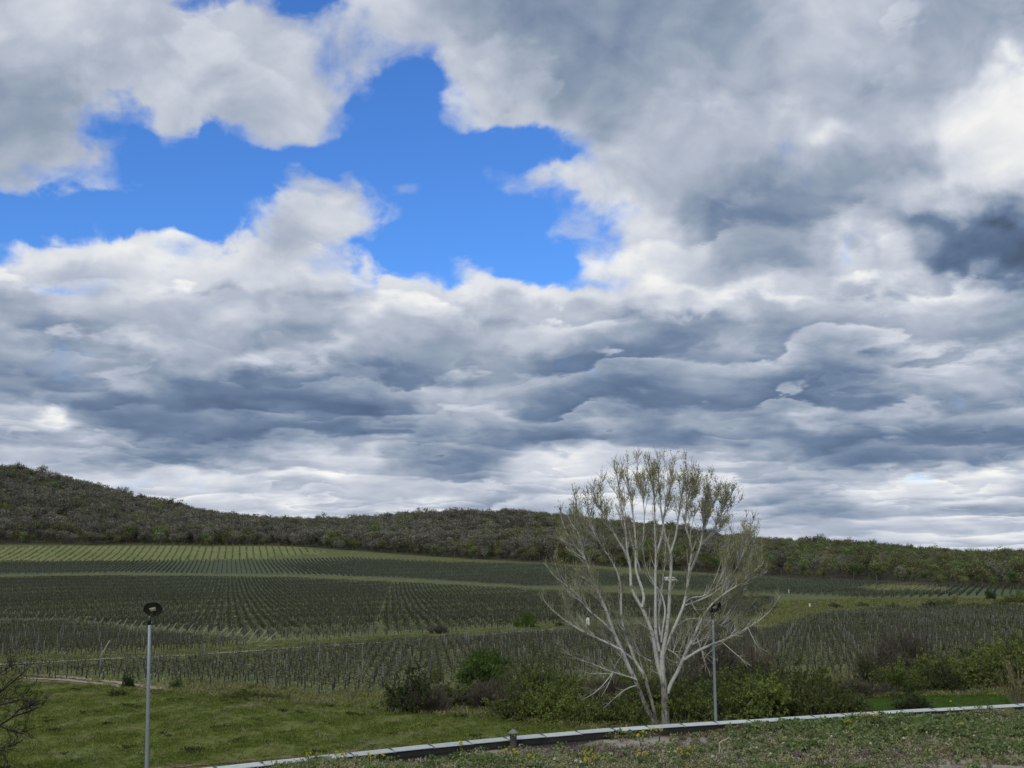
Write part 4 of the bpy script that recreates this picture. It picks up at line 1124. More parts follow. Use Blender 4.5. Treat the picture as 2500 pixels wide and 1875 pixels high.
def build_poplar():
    g = np.random.default_rng(77)
    X0, Y0, Z0 = gpt(1616, 1772)
    t = empty('white_barked_tree', (X0, Y0, Z0))
    tag(t, 'white-barked multi-stemmed poplar with sparse yellow-olive young leaves behind the roof edge', 'tree')
    lo = lambda x, y: (1300 + x / 3.687, 1400 + y / 3.687)          # two enlarged views of the photograph
    up = lambda x, y: (1300 + x / 3.687, 1080 + y / 3.687)
    # (points, radius at base in photo px, radius at tip, depth drift in metres at the tip)
    limbs = []
    def limb(pl, pu, r0, r1, dep, d0=0.0):
        pts = [lo(*p) for p in pl] + [up(*p) for p in pu]
        limbs.append((np.array(pts), r0, r1, dep, d0))
    limb([(1195, 1390), (1195, 1200), (1190, 1050), (1168, 900), (1165, 760), (1172, 700)], [], 12, 6.5, 0.0)
    # left stems
    limb([(1130, 1400), (1100, 1350), (1030, 1230), (960, 1040), (920, 940), (860, 830), (800, 690), (740, 560), (700, 450), (660, 320), (600, 190), (555, 90)],
         [(520, 1160), (470, 1040), (420, 980), (350, 890), (290, 780), (260, 680), (255, 600)], 8.5, 1.0, -1.6)
    limb([], [(470, 1050), (440, 930), (430, 850), (425, 700), (400, 600), (380, 480), (370, 420)], 3.5, 0.8, -2.2, -1.4)
    limb([(1120, 1400), (1085, 1180), (1040, 1040), (1020, 930), (920, 790), (870, 640), (830, 540), (800, 400), (800, 280), (792, 100)], [(760, 1160), (700, 1040), (640, 960), (590, 880), (560, 800)], 6.5, 1.0, 2.2, 0.3)
    limb([(800, 690), (700, 640), (620, 600), (460, 530), (300, 430), (190, 340), (100, 250), (80, 170)], [], 4.2, 0.7, -2.5, -0.9)
    limb([(715, 520), (640, 440), (540, 360), (480, 310), (420, 210), (330, 120), (220, 50)], [(160, 1160), (110, 1090)], 3.2, 0.6, -0.2, -1.0)
    limb([(905, 770), (800, 690), (700, 640), (600, 590), (520, 550), (430, 500), (330, 380), (300, 290)], [], 3.0, 0.6, 3.4, 1.0)
    limb([(930, 950), (830, 920), (720, 890), (600, 840), (440, 780), (340, 740), (250, 670), (215, 620)], [], 3.2, 0.6, -2.6, -0.4)
    limb([(940, 960), (840, 915), (720, 900), (600, 905), (480, 900), (380, 840)], [], 2.4, 0.5, -1.5, -0.4)
    limb([(720, 890), (660, 980), (560, 1080), (440, 1140)], [], 1.8, 0.5, -2.2, -1.3)
    limb([(935, 1010), (850, 1030), (740, 1120), (640, 1215)], [], 2.2, 0.5, -2.0, -0.3)
    limb([(720, 900), (690, 990), (620, 1110)], [], 1.4, 0.4, -1.8, -1.1)
    limb([(820, 720), (740, 830), (700, 960)], [], 1.4, 0.4, 0.4, -0.4)
    # centre stems
    limb([(1185, 1000), (1130, 840), (1098, 650), (1075, 520), (1020, 390), (980, 300), (910, 190), (885, 110)], [(880, 1130), (868, 1050), (838, 990), (760, 870), (690, 740), (640, 640), (590, 580), (535, 470)], 8.0, 0.8, -1.0)
    limb([(885, 110)], [(880, 1100), (850, 990), (845, 850), (830, 730), (800, 600), (790, 440), (760, 300), (735, 190)], 4.5, 0.7, 0.6, -0.6)
    limb([(985, 305), (1010, 230), (985, 130), (950, 40)], [(925, 1130), (935, 1000), (925, 850), (915, 720), (895, 600), (870, 420), (850, 250), (860, 120)], 5.0, 0.7, 1.6, -0.4)
    limb([], [(970, 1160), (945, 1060), (905, 950), (870, 800), (840, 640)], 3.0, 0.7, 2.2, 0.8)
    limb([(1140, 700), (1110, 560), (1105, 380), (1108, 200), (1105, 40)], [(1110, 1100), (1110, 1000), (1100, 800), (1100, 600), (1085, 400), (1050, 250), (1030, 90)], 6.0, 0.7, 0.5)
    limb([], [(1115, 1000), (1150, 900), (1172, 800), (1180, 690), (1200, 560), (1240, 400), (1260, 250), (1262, 150)], 4.0, 0.7, 1.2, 0.3)
    limb([(1165, 750), (1190, 620), (1215, 480), (1230, 300), (1235, 170), (1240, 60)], [(1250, 1130), (1250, 1030), (1240, 970), (1200, 860), (1180, 760), (1160, 640), (1140, 420), (1130, 220), (1120, 70)], 7.0, 0.7, -1.4)
    limb([], [(1245, 990), (1290, 850), (1310, 700), (1335, 500), (1360, 330), (1385, 140)], 3.5, 0.7, -2.4, -1.0)
    limb([(1175, 730), (1215, 620), (1280, 480), (1350, 320), (1385, 200), (1400, 60)], [(1405, 1150), (1430, 1040), (1435, 950), (1410, 850), (1370, 760), (1380, 600), (1420, 420), (1450, 260)], 6.0, 0.7, 1.6)
    limb([], [(1425, 1150), (1475, 1030), (1512, 940), (1530, 800), (1580, 650), (1640, 520), (1690, 420)], 3.8, 0.7, 2.6, 1.2)
    limb([], [(1512, 930), (1590, 850), (1660, 740), (1720, 600), (1745, 470)], 2.6, 0.6, 1.4, 2.0)
    limb([(1150, 560), (1130, 400), (1150, 260), (1165, 120)], [(1190, 1100), (1200, 980), (1190, 860)], 3.0, 0.6, 3.0, 0.2)
    limb([(1160, 620), (1170, 500), (1200, 340), (1170, 200), (1050, 20)], [(1010, 1080), (990, 960), (1000, 800), (1010, 640), (985, 450), (950, 280), (940, 130)], 3.5, 0.6, 3.2, 0.2)
    # right limbs
    limb([(1215, 1080), (1245, 990), (1290, 920), (1350, 790), (1390, 690), (1450, 570), (1510, 440), (1570, 330), (1640, 250), (1760, 160), (1880, 90)], [(1960, 1180), (2020, 1080)], 7.0, 0.7, -1.8)
    limb([(1365, 775), (1500, 690), (1600, 645), (1700, 610), (1850, 540), (1990, 460), (2100, 380), (2180, 290), (2230, 200)], [], 5.0, 0.7, -2.8, -0.6)
    limb([(1420, 640), (1500, 540), (1570, 460), (1640, 380), (1700, 250)], [], 2.4, 0.5, 1.5, -0.6)
    limb([(1440, 640), (1540, 590), (1650, 540)], [], 1.8, 0.4, -2.0, -0.9)
    limb([(1355, 295), (1480, 250), (1600, 200), (1720, 110), (1850, 30)], [(1930, 1130), (1960, 1060)], 3.2, 0.6, 2.6, 0.9)
    limb([(1375, 260), (1430, 210), (1540, 215), (1640, 130), (1760, 60)], [(1830, 1150), (1860, 1080)], 2.6, 0.6, -1.0, 0.9)
    limb([(1425, 215), (1435, 290), (1500, 370)], [], 1.4, 0.4, 0.0, 0.9)
    limb([(1290, 480), (1400, 400), (1500, 410), (1640, 440), (1750, 490), (1860, 600)], [], 1.8, 0.4, 1.8, 0.5)
    limb([(1480, 580), (1520, 680), (1555, 790), (1560, 890)], [], 1.5, 0.4, -1.2, -0.7)
    limb([(1700, 612), (1790, 690), (1880, 770), (1960, 830)], [], 1.4, 0.4, -2.4, -1.6)
    limb([(1940, 490), (1990, 600), (2050, 690)], [], 1.2, 0.4, -2.2, -2.0)
    limb([(1215, 680), (1290, 720), (1340, 790)], [], 1.4, 0.4, -1.0, -0.2)
    limb([(1190, 750), (1250, 790), (1310, 840)], [], 1.3, 0.4, 1.0, 0.1)
    limb([(1120, 560), (1010, 470), (850, 395)], [], 2.2, 0.5, -1.8, -0.4)
    limb([(1070, 790), (960, 740), (880, 650), (800, 560)], [], 1.8, 0.4, 2.4, 0.8)
    limb([(1130, 900), (1060, 870), (1020, 820)], [], 1.4, 0.4, -1.2, -0.4)
    base = np.array([X0, Y0, Z0])
    K = []; PXK = []
    limb_objs = []
    for i, (pp, r0, r1, dep, d0) in enumerate(limbs):
        seg = np.concatenate([[0], np.cumsum(np.hypot(*np.diff(pp, axis=0).T))])
        nn = max(6, int(seg[-1] / 9))
        s = np.linspace(0, seg[-1], nn)
        # smooth curve through the traced points
        px = np.interp(s, seg, pp[:, 0]); py = np.interp(s, seg, pp[:, 1])
        for _ in range(2):
            px[1:-1] = (px[:-2] + 2 * px[1:-1] + px[2:]) / 4; py[1:-1] = (py[:-2] + 2 * py[1:-1] + py[2:]) / 4
        f = s / seg[-1]
        yy = Y0 + d0 + (dep - d0) * f ** 1.3
        dx, dy, dz = ray(px, py)
        P = np.stack([dx / dy * yy, yy, CAM_Z + dz / dy * yy], -1) - base
        rad = (r0 * 0.64 * (1 - f) ** 0.9 + r1 * 0.7) * yy / F
        if i == 0: rad = np.interp(f, [0, 0.1, 0.5, 1], [0.30, 0.22, 0.17, 0.115])
        hz = np.clip((P[:, 2] - 1.1) / 3.2, 0, 1)
        V, Q, T = tube(P, rad, 9 if r0 > 4 else 6)
        V = V + (np.sin(V * 9.0)[:, [1, 2, 0]] * 0.012 if i < 4 else 0)
        sd = 9 if r0 > 4 else 6
        tnt = np.append(np.repeat(hz if i < 4 else np.ones(nn), sd), 1.0)
        me = one('limb', V, Q, T, bark_w, tnt)
        me.polygons.foreach_set('use_smooth', np.ones(len(me.polygons), bool))
        link('trunk' if i == 0 else 'limb', me, t)
        K.append((P, rad, f, r0))
        PXK.append(np.stack([px, py, yy, rad * F / yy], -1))
    # upswept branches that fill the rounded crown: each grows from a limb below it to a point of the crown
    allp = np.concatenate(PXK[1:])
    alld = np.concatenate([np.gradient(q[:, :2], axis=0) for q in PXK[1:]])
    made = 0
    while made < 260:
        a = g.uniform(0, 6.28); ro = g.uniform(0.45, 1.0) ** 0.6
        ex, ey = 1612 + math.cos(a) * 262 * ro, 1372 + math.sin(a) * 250 * ro
        if ey > 1560 or (ey > 1480 and g.uniform() < 0.5): continue
        dxx = allp[:, 0] - ex; dyy = allp[:, 1] - ey; ds = np.hypot(dxx, dyy)
        de = unit(np.array([ex - 1620.0, ey - 1720.0]))                  # the crown fans out from the foot of the tree
        along = -(dxx * de[0] + dyy * de[1]); across = np.abs(dxx * de[1] - dyy * de[0])
        cost = ds + 4 * np.maximum(0, 45 - along) + 2.2 * across + g.uniform(0, 30, len(ds)) + 400 * (ds < 40)
        k = int(np.argmin(cost)); s0 = allp[k]; L = ds[k]
        if L > 260: continue
        st = unit(np.array([ex, ey]) - s0[:2]); tt = np.linspace(0, 1, 12)[:, None]
        dr = unit(unit(alld[k]) * np.sign(unit(alld[k]).dot(de) + 1e-6) * 0.5 + st)
        c1 = s0[:2] + dr * L * 0.33
        c2 = np.array([ex, ey]) - unit(de + st * 0.8 + np.array([0, -0.25])) * L * 0.33
        pp = (1 - tt) ** 3 * s0[:2] + 3 * (1 - tt) ** 2 * tt * c1 + 3 * (1 - tt) * tt ** 2 * c2 + tt ** 3 * np.array([ex, ey])
        pp = pp + np.concatenate([[[0, 0]], np.cumsum(g.normal(size=(11, 2)) * 0.5, 0)])
        yy = s0[2] + tt[:, 0] * g.normal() * 1.3
        dx, dy, dz = ray(pp[:, 0], pp[:, 1])
        P = np.stack([dx / dy * yy, yy, CAM_Z + dz / dy * yy], -1) - base
        r0 = min(s0[3] * 0.6, 0.35 + L * 0.0065)
        rad = (r0 * (1 - tt[:, 0]) ** 0.8 + 0.33) * yy / F
        V, Q, T = tube(P, rad, 6)
        me = one('branch', V, Q, T, bark_w, 1.0); me.polygons.foreach_set('use_smooth', np.ones(len(me.polygons), bool))
        link('branch', me, t)
        K.append((P, rad, tt[:, 0], r0)); made += 1
    # secondary branches: leave the limbs and bend upwards
    S = []; SR = []
    cen = np.array([0, 0.0, 4.5])
    for P, rad, f, r0 in K[1:]:
        L = np.linalg.norm(np.diff(P, axis=0), axis=1).sum()
        nb = int(L * 3.6)
        for q in range(nb):
            ff = g.uniform(0.22, 1.0) ** 0.85
            k = min(len(P) - 2, int(ff * (len(P) - 1)))
            p = P[k]; tg = unit(P[k + 1] - P[k])
            if p[2] < 2.2 and g.uniform() < 0.6: continue
            side = g.normal(size=3); side -= tg * side.dot(tg); side = unit(side)
            d0 = unit(tg * g.uniform(0.8, 1.2) + side * g.uniform(0.25, 0.6))
            ln = g.uniform(0.35, 1.25) * (1.1 - 0.72 * ff)
            rise = 0.55 if p[2] > 5 else 0.15
            pts = [p]
            dcur = d0
            for s in range(6):
                dcur = unit(dcur + np.array([0, 0, rise * 0.35]) + g.normal(size=3) * 0.06)
                pts.append(pts[-1] + dcur * ln / 6)
            S.append(pts); SR.append(np.linspace(min(rad[k] * 0.5, 0.022), 0.006, 7))
    S = np.array(S); SR = np.array(SR)
    V1, Q1 = tubes_np(S, SR, 4)
    # twigs
    nt = 13000
    si = g.integers(0, len(S), nt); fi = g.uniform(0.25, 1.0, nt) * 5.99
    k0 = fi.astype(int); fr = (fi - k0)[:, None]
    p0 = S[si, k0] * (1 - fr) + S[si, np.minimum(k0 + 1, 6)] * fr
    tg = unit(S[si, np.minimum(k0 + 1, 6)] - S[si, k0])
    hi = (p0[:, 2:3] > 5.5)
    d0 = unit(tg * 0.8 + g.normal(size=(nt, 3)) * 0.55 + np.array([0, 0, 0.25]))
    ln = g.uniform(0.15, 0.5, (nt, 1))
    p1 = p0 + d0 * ln * 0.5; d1 = unit(d0 + np.where(hi, 1, 0.35) * np.array([0, 0, 0.5]) + g.normal(size=(nt, 3)) * 0.15)
    p2 = p1 + d1 * ln * 0.5
    TW = np.stack([p0, p1, p2], 1)
    V2, Q2 = tubes_np(TW, np.broadcast_to(np.array([0.0085, 0.007, 0.005]), (nt, 3)), 3)
    tw = joined('twigs', [(V1, Q1, None, bark_w, 0.9), (V2, Q2, None, twig_m, 0.5)])
    o = link('twigs', tw, t); tag(o, kind='stuff')
    # young leaves, most of them high in the crown
    tops = np.concatenate([p2, (p1 + p2) / 2, S[:, 6], p1])
    z = tops[:, 2]
    prob = np.clip((z - 1.5) / 6.5, 0.22, 1.0)
    tops = tops[g.uniform(size=len(tops)) < prob * 0.24]
    c = np.concatenate([tops + g.normal(size=tops.shape) * 0.05, tops[::3] + g.normal(size=tops[::3].shape) * 0.09])
    V, Q = leaves_np(c, 0.048, g, 1.5)
    tnt = np.repeat(np.clip(clump(c, 0.9, 2.0) * 0.7 + g.uniform(0, 0.4, len(c)), 0, 1), 4)
    o = link('leaves', one('leaves', V, Q, None, pop_leaf, tnt), t); tag(o, kind='stuff')
build_poplar()

# ------------------------------------------------------------------ dark bare tree reaching in from the side
def build_bare_tree():
    g = np.random.default_rng(21)
    bark = plain_mat('dark_bark', (0.028, 0.024, 0.021), 0.9)
    X0, Y0, Z0 = gpt(-120, 1905)
    t = empty('dark_leafless_tree', (X0, Y0, Z0))
    tag(t, 'dark leafless tree with spreading twiggy branches on the meadow edge beyond the street lamp', 'tree')
    base = np.array([X0, Y0, Z0])
    def P3(pts, d0, d1):
        pts = np.array(pts, float)
        seg = np.concatenate([[0], np.cumsum(np.hypot(*np.diff(pts, axis=0).T))])
        s = np.linspace(0, seg[-1], 12); px = np.interp(s, seg, pts[:, 0]); py = np.interp(s, seg, pts[:, 1])
        yy = Y0 + np.linspace(d0, d1, 12)
        dx, dy, dz = ray(px, py)
        return np.stack([dx / dy * yy, yy, CAM_Z + dz / dy * yy], -1) - base
    lims = [([(-120, 1910), (-118, 1860), (-110, 1800), (-100, 1740)], 0, 0, 0.13, 0.08),
            ([(-110, 1800), (-60, 1760), (0, 1688), (30, 1662), (60, 1635), (85, 1612)], 0, -0.8, 0.07, 0.008),
            ([(-112, 1830), (-50, 1800), (0, 1772), (30, 1752), (70, 1738), (100, 1728), (118, 1706)], 0, 0.5, 0.06, 0.008),
            ([(-100, 1740), (-60, 1690), (0, 1645), (25, 1628), (30, 1612)], 0, 0.6, 0.06, 0.008),
            ([(-100, 1750), (-50, 1720), (0, 1704), (40, 1700), (80, 1690)], 0, -0.5, 0.04, 0.006),
            ([(-112, 1840), (-50, 1830), (0, 1826), (30, 1822), (45, 1812)], 0, -0.6, 0.05, 0.006),
            ([(0, 1772), (15, 1778), (40, 1786), (70, 1786)], 0.2, 0.6, 0.022, 0.006),
            ([(-60, 1832), (0, 1830), (15, 1845), (25, 1876)], -0.3, -0.6, 0.025, 0.006),
            ([(-100, 1740), (-120, 1660), (-140, 1600)], 0, 0.3, 0.07, 0.01), ([(-105, 1770), (-180, 1700), (-230, 1640)], 0, 0.3, 0.07, 0.01),
            ([(-112, 1820), (-190, 1790), (-260, 1750)], 0, -0.5, 0.06, 0.01), ([(-40, 1735), (0, 1722), (50, 1708), (90, 1722)], -0.4, -1.0, 0.025, 0.006),
            ([(20, 1757), (45, 1735), (60, 1730), (95, 1716)], 0.3, 0.9, 0.02, 0.006)]
    A = []
    for i, (p, d0, d1, r0, r1) in enumerate(lims):
        P = P3(p, d0, d1); A.append(P)
        P = P + np.concatenate([[[0, 0, 0]], np.cumsum(g.normal(size=(11, 3)) * 0.012, 0)])
        V, Q, T = tube(P, np.linspace(r0, r1, 12), 7)
        link('trunk' if i == 0 else 'branch', one('branch', V, Q, T, bark), t)
    S = []
    for P in A[1:]:
        for q in range(26):
            k = g.integers(2, 11); tg = unit(P[min(k + 1, 11)] - P[k])
            d = unit(tg + g.normal(size=3) * 0.6); ln = g.uniform(0.25, 0.9)
            pts = [P[k]]
            for s in range(5):
                d = unit(d + g.normal(size=3) * 0.16 + np.array([0, 0, 0.08])); pts.append(pts[-1] + d * ln / 5)
            S.append(pts)
    S = np.array(S)
    S2 = []
    for j in range(900):
        b = S[g.integers(0, len(S))]; k = g.integers(1, 5); d = unit(unit(b[k + 1] - b[k]) + g.normal(size=3) * 0.6); ln = g.uniform(0.12, 0.4)
        pts = [b[k]]
        for s in range(5):
            d = unit(d + g.normal(size=3) * 0.15); pts.append(pts[-1] + d * ln / 5)
        S2.append(pts)
    S = np.concatenate([S, np.array(S2)])
    V, Q = tubes_np(S, np.broadcast_to(np.linspace(0.011, 0.004, 6), (len(S), 6)), 3)
    o = link('twigs', one('twigs', V, Q, None, bark), t); tag(o, kind='stuff')
build_bare_tree()

# ------------------------------------------------------------------ shrubs
stem_m = plain_mat('shrub_stem', (0.080, 0.066, 0.052), 0.9)
stem_pale = plain_mat('pale_stem', (0.19, 0.165, 0.12), 0.9)
LEAF = dict(
    olive=foliage_mat('olive_shrub_leaf', (0.055, 0.074, 0.020), (0.105, 0.135, 0.032), (0.167, 0.204, 0.054), 0.28, 0.25),
    yellow=foliage_mat('yellow_green_leaf', (0.073, 0.102, 0.021), (0.134, 0.177, 0.035), (0.212, 0.263, 0.063), 0.22, 0.3),
    dark=foliage_mat('dark_green_leaf', (0.022, 0.035, 0.010), (0.045, 0.070, 0.018), (0.080, 0.112, 0.030), 0.25, 0.2),
    round=foliage_mat('fresh_green_leaf', (0.042, 0.074, 0.016), (0.080, 0.138, 0.026), (0.144, 0.208, 0.048), 0.15, 0.25),
    brown=foliage_mat('brown_twig_shrub', (0.058, 0.048, 0.036), (0.100, 0.085, 0.064), (0.150, 0.130, 0.098), 0.25, 0.1),
    pale=foliage_mat('pale_yellow_leaf', (0.120, 0.120, 0.034), (0.200, 0.190, 0.060), (0.300, 0.270, 0.105), 0.15, 0.35))
def shrub_parts(seed, kind):
    g = np.random.default_rng(seed)
    ns = {'olive': 80, 'yellow': 75, 'dark': 85, 'round': 90, 'brown': 110, 'pale': 26}[kind]
    ph = g.uniform(0, 6.28, ns); lean = np.arccos(1 - g.uniform(0, 1, ns) * (0.92 if kind != 'pale' else 0.35))
    lob = 1 + 0.22 * np.sin(ph * 2 + g.uniform(0, 6)) + 0.15 * np.sin(ph * 3 + g.uniform(0, 6))
    ln = g.uniform(0.75, 1.15, ns) * lob
    d = np.stack([np.cos(ph) * np.sin(lean), np.sin(ph) * np.sin(lean), np.cos(lean)], -1)
    p = np.stack([np.cos(ph) * 0.14 * g.uniform(0, 1, ns), np.sin(ph) * 0.14 * g.uniform(0, 1, ns), np.full(ns, -0.05)], -1)
    P = [p]
    bend = {'olive': -0.05, 'yellow': 0.0, 'dark': 0.02, 'round': 0.03, 'brown': 0.05, 'pale': 0.06}[kind]
    for s in range(6):
        d = unit(d + g.normal(size=(ns, 3)) * 0.13 + np.array([0, 0, bend]))
        P.append(P[-1] + d * (ln / 6)[:, None])
    P = np.stack(P, 1); P[:, :, 2] = np.maximum(P[:, :, 2], -0.05)
    # side twigs
    nt = ns * (9 if kind == 'brown' else 6)
    si = g.integers(0, ns, nt); k = g.integers(2, 6, nt)
    q0 = P[si, k]; qd = unit(unit(P[si, k + 1] - P[si, k]) + g.normal(size=(nt, 3)) * 0.7)
    tl = g.uniform(0.12, 0.34, (nt, 1))
    q1 = q0 + qd * tl * 0.5; q2 = q1 + unit(qd + g.normal(size=(nt, 3)) * 0.3 + np.array([0, 0, 0.1])) * tl * 0.5
    TW = np.stack([q0, q1, q2], 1)
    V1, Q1 = tubes_np(P, np.broadcast_to(np.linspace(0.016, 0.005, 7), (ns, 7)), 4)
    V2, Q2 = tubes_np(TW, np.broadcast_to(np.array([0.006, 0.005, 0.003]), (nt, 3)), 3)
    sm = stem_pale if kind == 'pale' else stem_m
    stems = joined('stems', [(V1, Q1, None, sm, 0.5), (V2, Q2, None, LEAF['brown'] if kind == 'brown' else sm, g.uniform(0.2, 1))])
    nl = {'olive': 5600, 'yellow': 5600, 'dark': 6200, 'round': 12000, 'brown': 2600, 'pale': 520}[kind]
    src = g.integers(0, nt, nl); f = g.uniform(0, 1.1, (nl, 1))
    c = np.where(f < 0.5, TW[src, 0] + (TW[src, 1] - TW[src, 0]) * f * 2, TW[src, 1] + (TW[src, 2] - TW[src, 1]) * (f * 2 - 1)) + g.normal(size=(nl, 3)) * 0.025
    if kind == 'round':
        k = g.integers(0, 2, nl) == 0
        uu = unit(g.normal(size=(nl, 3)) * np.array([1, 1, 1.0])); uu[:, 2] = np.abs(uu[:, 2])
        bump = 1 + 0.10 * np.sin(uu[:, 0] * 7 + 1) * np.cos(uu[:, 1] * 6) + 0.08 * np.sin(uu[:, 2] * 9 + uu[:, 0] * 4)
        sh = uu * (g.uniform(0.72, 1.0, nl) * bump)[:, None] * np.array([0.92, 0.92, 1.0])
        c = np.where(k[:, None], sh, c)
    c = c[c[:, 2] > 0.0]
    if kind == 'brown':
        V, Q = leaves_np(c, 0.016, g, 9.0, up=0.6, along=unit(c) * 1.2)
    else:
        V, Q = leaves_np(c, {'pale': 0.05}.get(kind, 0.044), g, 1.6)
    tn = np.clip(clump(c, 3.2, seed * 0.37) * 0.75 + g.uniform(-0.1, 0.4, len(c)), 0, 1)
    fol = one('foliage', V, Q, None, LEAF[kind], np.repeat(tn, 4))
    return stems, fol
SHRUB = {}
for kind, cnt in (('olive', 4), ('yellow', 3), ('dark', 3), ('round', 1), ('brown', 3), ('pale', 1)):
    SHRUB[kind] = [shrub_parts(500 + 17 * q + len(kind) * 31, kind) for q in range(cnt)]
THK = 'shrubs of the thicket around the white-barked tree'
def shrub(px, py, w, h, kind, label, group=None, name='shrub', var=None):
    if group == THK: h *= 0.88
    x, y, z = gpt(px, py)
    r = math.hypot(x, y)
    sw = w * r / F / 1.9; sh = h * r / F / 1.02
    e = empty(name, (x, y, z - 0.05), random.uniform(0, 6.28)); e.scale = (sw, sw, sh)
    tag(e, label, 'shrub', group)
    v = SHRUB[kind][(random.randrange(99) if var is None else var) % len(SHRUB[kind])]
    link('stems', v[0], e); link('foliage', v[1], e)
    return e
OL = 'olive-green leafy shrub in the thicket around the white-barked tree'
YL = 'yellow-green leafy shrub in the thicket around the white-barked tree'
BR = 'brown leafless twiggy shrub in the thicket around the white-barked tree'
OWN = {(1100, 1722): 'olive-green shrub between the dark meadow-end shrub and the rounded green bush',
       (1200, 1728): 'brown twiggy shrub in front of the rounded green bush', (1130, 1704): 'low olive-green shrub at the foot of the rounded green bush',
       (1290, 1706): 'tall yellow-green shrub next to the rounded green bush', (1250, 1752): 'olive-green shrub behind the hooded roof vent',
       (1345, 1758): 'yellow-green shrub in the thicket front between the roof vent and the white-barked tree',
       (1520, 1768): 'olive-green shrub below the drooping low branches of the white-barked tree', (1580, 1742): 'olive-green shrub directly behind the trunks of the white-barked tree',
       (1680, 1766): 'olive-green shrub between the white-barked trunk and the half-hidden lamp post', (1790, 1760): 'olive-green shrub at the foot of the half-hidden lamp post',
       (1870, 1756): 'wide yellow-green shrub in the thicket front past the half-hidden lamp post', (2030, 1746): 'olive-green shrub next to the low dark one at the lawn end of the thicket',
       (1490, 1720): 'brown twiggy shrub behind the drooping low branches of the white-barked tree', (1650, 1720): 'brown twiggy shrub behind the white-barked trunk beside the lamp post',
       (1780, 1700): 'yellow-green shrub at the foot of the tall leafless shrub by the lamp post'}
for (px, py, w, h, kd) in [
    (1100, 1722, 170, 92, 'olive'), (1200, 1728, 150, 84, 'brown'), (1130, 1704, 120, 50, 'olive'), (1290, 1706, 150, 118, 'yellow'), (1250, 1752, 150, 88, 'olive'), (1345, 1758, 170, 110, 'yellow'), (1410, 1715, 170, 96, 'olive'),
    (1440, 1764, 150, 100, 'olive'), (1520, 1768, 150, 110, 'olive'), (1490, 1720, 170, 90, 'brown'), (1580, 1742, 170, 118, 'olive'), (1680, 1766, 160, 120, 'olive'), (1700, 1725, 170, 120, 'olive'), (1650, 1720, 150, 110, 'brown'),
    (1790, 1760, 170, 128, 'olive'), (1870, 1756, 180, 136, 'yellow'), (1950, 1752, 180, 140, 'olive'), (2030, 1746, 150, 104, 'olive'), (1860, 1712, 190, 110, 'olive'), (1960, 1702, 170, 92, 'yellow'),
    (1555, 1700, 150, 80, 'olive'), (1340, 1700, 140, 80, 'brown'), (1780, 1700, 150, 96, 'yellow')]:
    shrub(px, py, w, h, kd, OWN.get((px, py)) or {'olive': OL, 'yellow': YL, 'brown': BR}[kd], THK)
shrub(1000, 1735, 140, 92, 'dark', 'dark green shrub at the meadow end of the thicket')
shrub(1050, 1738, 120, 70, 'brown', 'low brown twiggy shrub beside the dark green one at the meadow end of the thicket')
shrub(1180, 1672, 122, 84, 'round', 'rounded fresh green bush standing up behind the thicket')
shrub(1068, 1664, 36, 40, 'yellow', 'narrow olive sapling between the dark shrub and the rounded green bush')
shrub(1745, 1690, 150, 150, 'brown', 'tall leafless brown shrub beside the half-hidden street lamp')
shrub(1845, 1668, 130, 110, 'brown', 'leafless dark shrub on the vineyard side of the thicket')
shrub(2070, 1740, 90, 52, 'dark', 'low dark shrub at the lawn end of the thicket')
shrub(2126, 1672, 66, 78, 'dark', 'narrow dark green shrub at the edge of the lawn')
shrub(2100, 1698, 130, 44, 'brown', 'pale brown arching twiggy shrub beside the lawn')
shrub(2235, 1737, 96, 48, 'dark', 'small dark shrub growing in the lawn behind the roof edge')
shrub(2485, 1722, 110, 112, 'pale', 'sparse pale yellow-green sapling at the lawn edge behind the roof')
shrub(2215, 1648, 170, 104, 'brown', 'spreading leafless grey-brown shrub in front of the right-hand vineyard')
shrub(2150, 1652, 140, 70, 'brown', 'low leafless shrub next to the spreading grey-brown one before the vineyard')
FAR_G = 'shrubs along the far side of the lawn'
for (px, py, w, h, kd) in [(2190, 1692, 120, 80, 'yellow'), (2260, 1682, 130, 90, 'olive'), (2320, 1684, 150, 80, 'olive'), (2300, 1664, 130, 70, 'yellow'), (2390, 1678, 150, 90, 'olive'), (2350, 1650, 150, 66, 'olive'), (2460, 1674, 160, 96, 'olive'),
                           (2430, 1640, 160, 70, 'yellow'), (2510, 1662, 150, 120, 'olive'), (2250, 1650, 120, 70, 'olive'), (2490, 1625, 150, 70, 'yellow'), (2400, 1655, 140, 60, 'dark'), (2300, 1690, 90, 60, 'dark')]:
    shrub(px, py, w, h, kd, {'olive': 'olive-green shrub in the hedge on the far side of the lawn', 'yellow': 'yellow-green shrub in the hedge on the far side of the lawn', 'dark': 'dark green shrub in the hedge on the far side of the lawn'}[kd], FAR_G)
shrub(313, 1677, 34, 36, 'dark', 'small dark bush beside the wheel ruts past the street lamp')
shrub(430, 1684, 34, 26, 'dark', 'small dark bush between the wheel ruts and the first vine rows')
for (px, py, w, h) in ((560, 1704, 60, 20), (600, 1707, 74, 30), (655, 1709, 60, 22), (690, 1711, 40, 24)):
    shrub(px, py, w, h, 'olive', 'low olive shrub in the row between the meadow and the first vines', 'low shrubs between the meadow and the vines')
shrub(290, 1698, 46, 14, 'dark', 'low dark weed clump on the meadow')
shrub(1290, 1533, 34, 40, 'round', 'small green bush by the track above the near vineyard')
shrub(1262, 1531, 22, 32, 'yellow', 'tiny yellow-green bush by the track above the near vineyard')
shrub(1072, 1547, 56, 24, 'brown', 'grey-brown twiggy bush beside the track above the near vineyard')
shrub(1368, 1530, 28, 16, 'dark', 'little dark bush beside the white marker block')
shrub(2420, 1464, 26, 28, 'dark', 'round dark bush on the grassy mound between the right-hand vineyards')
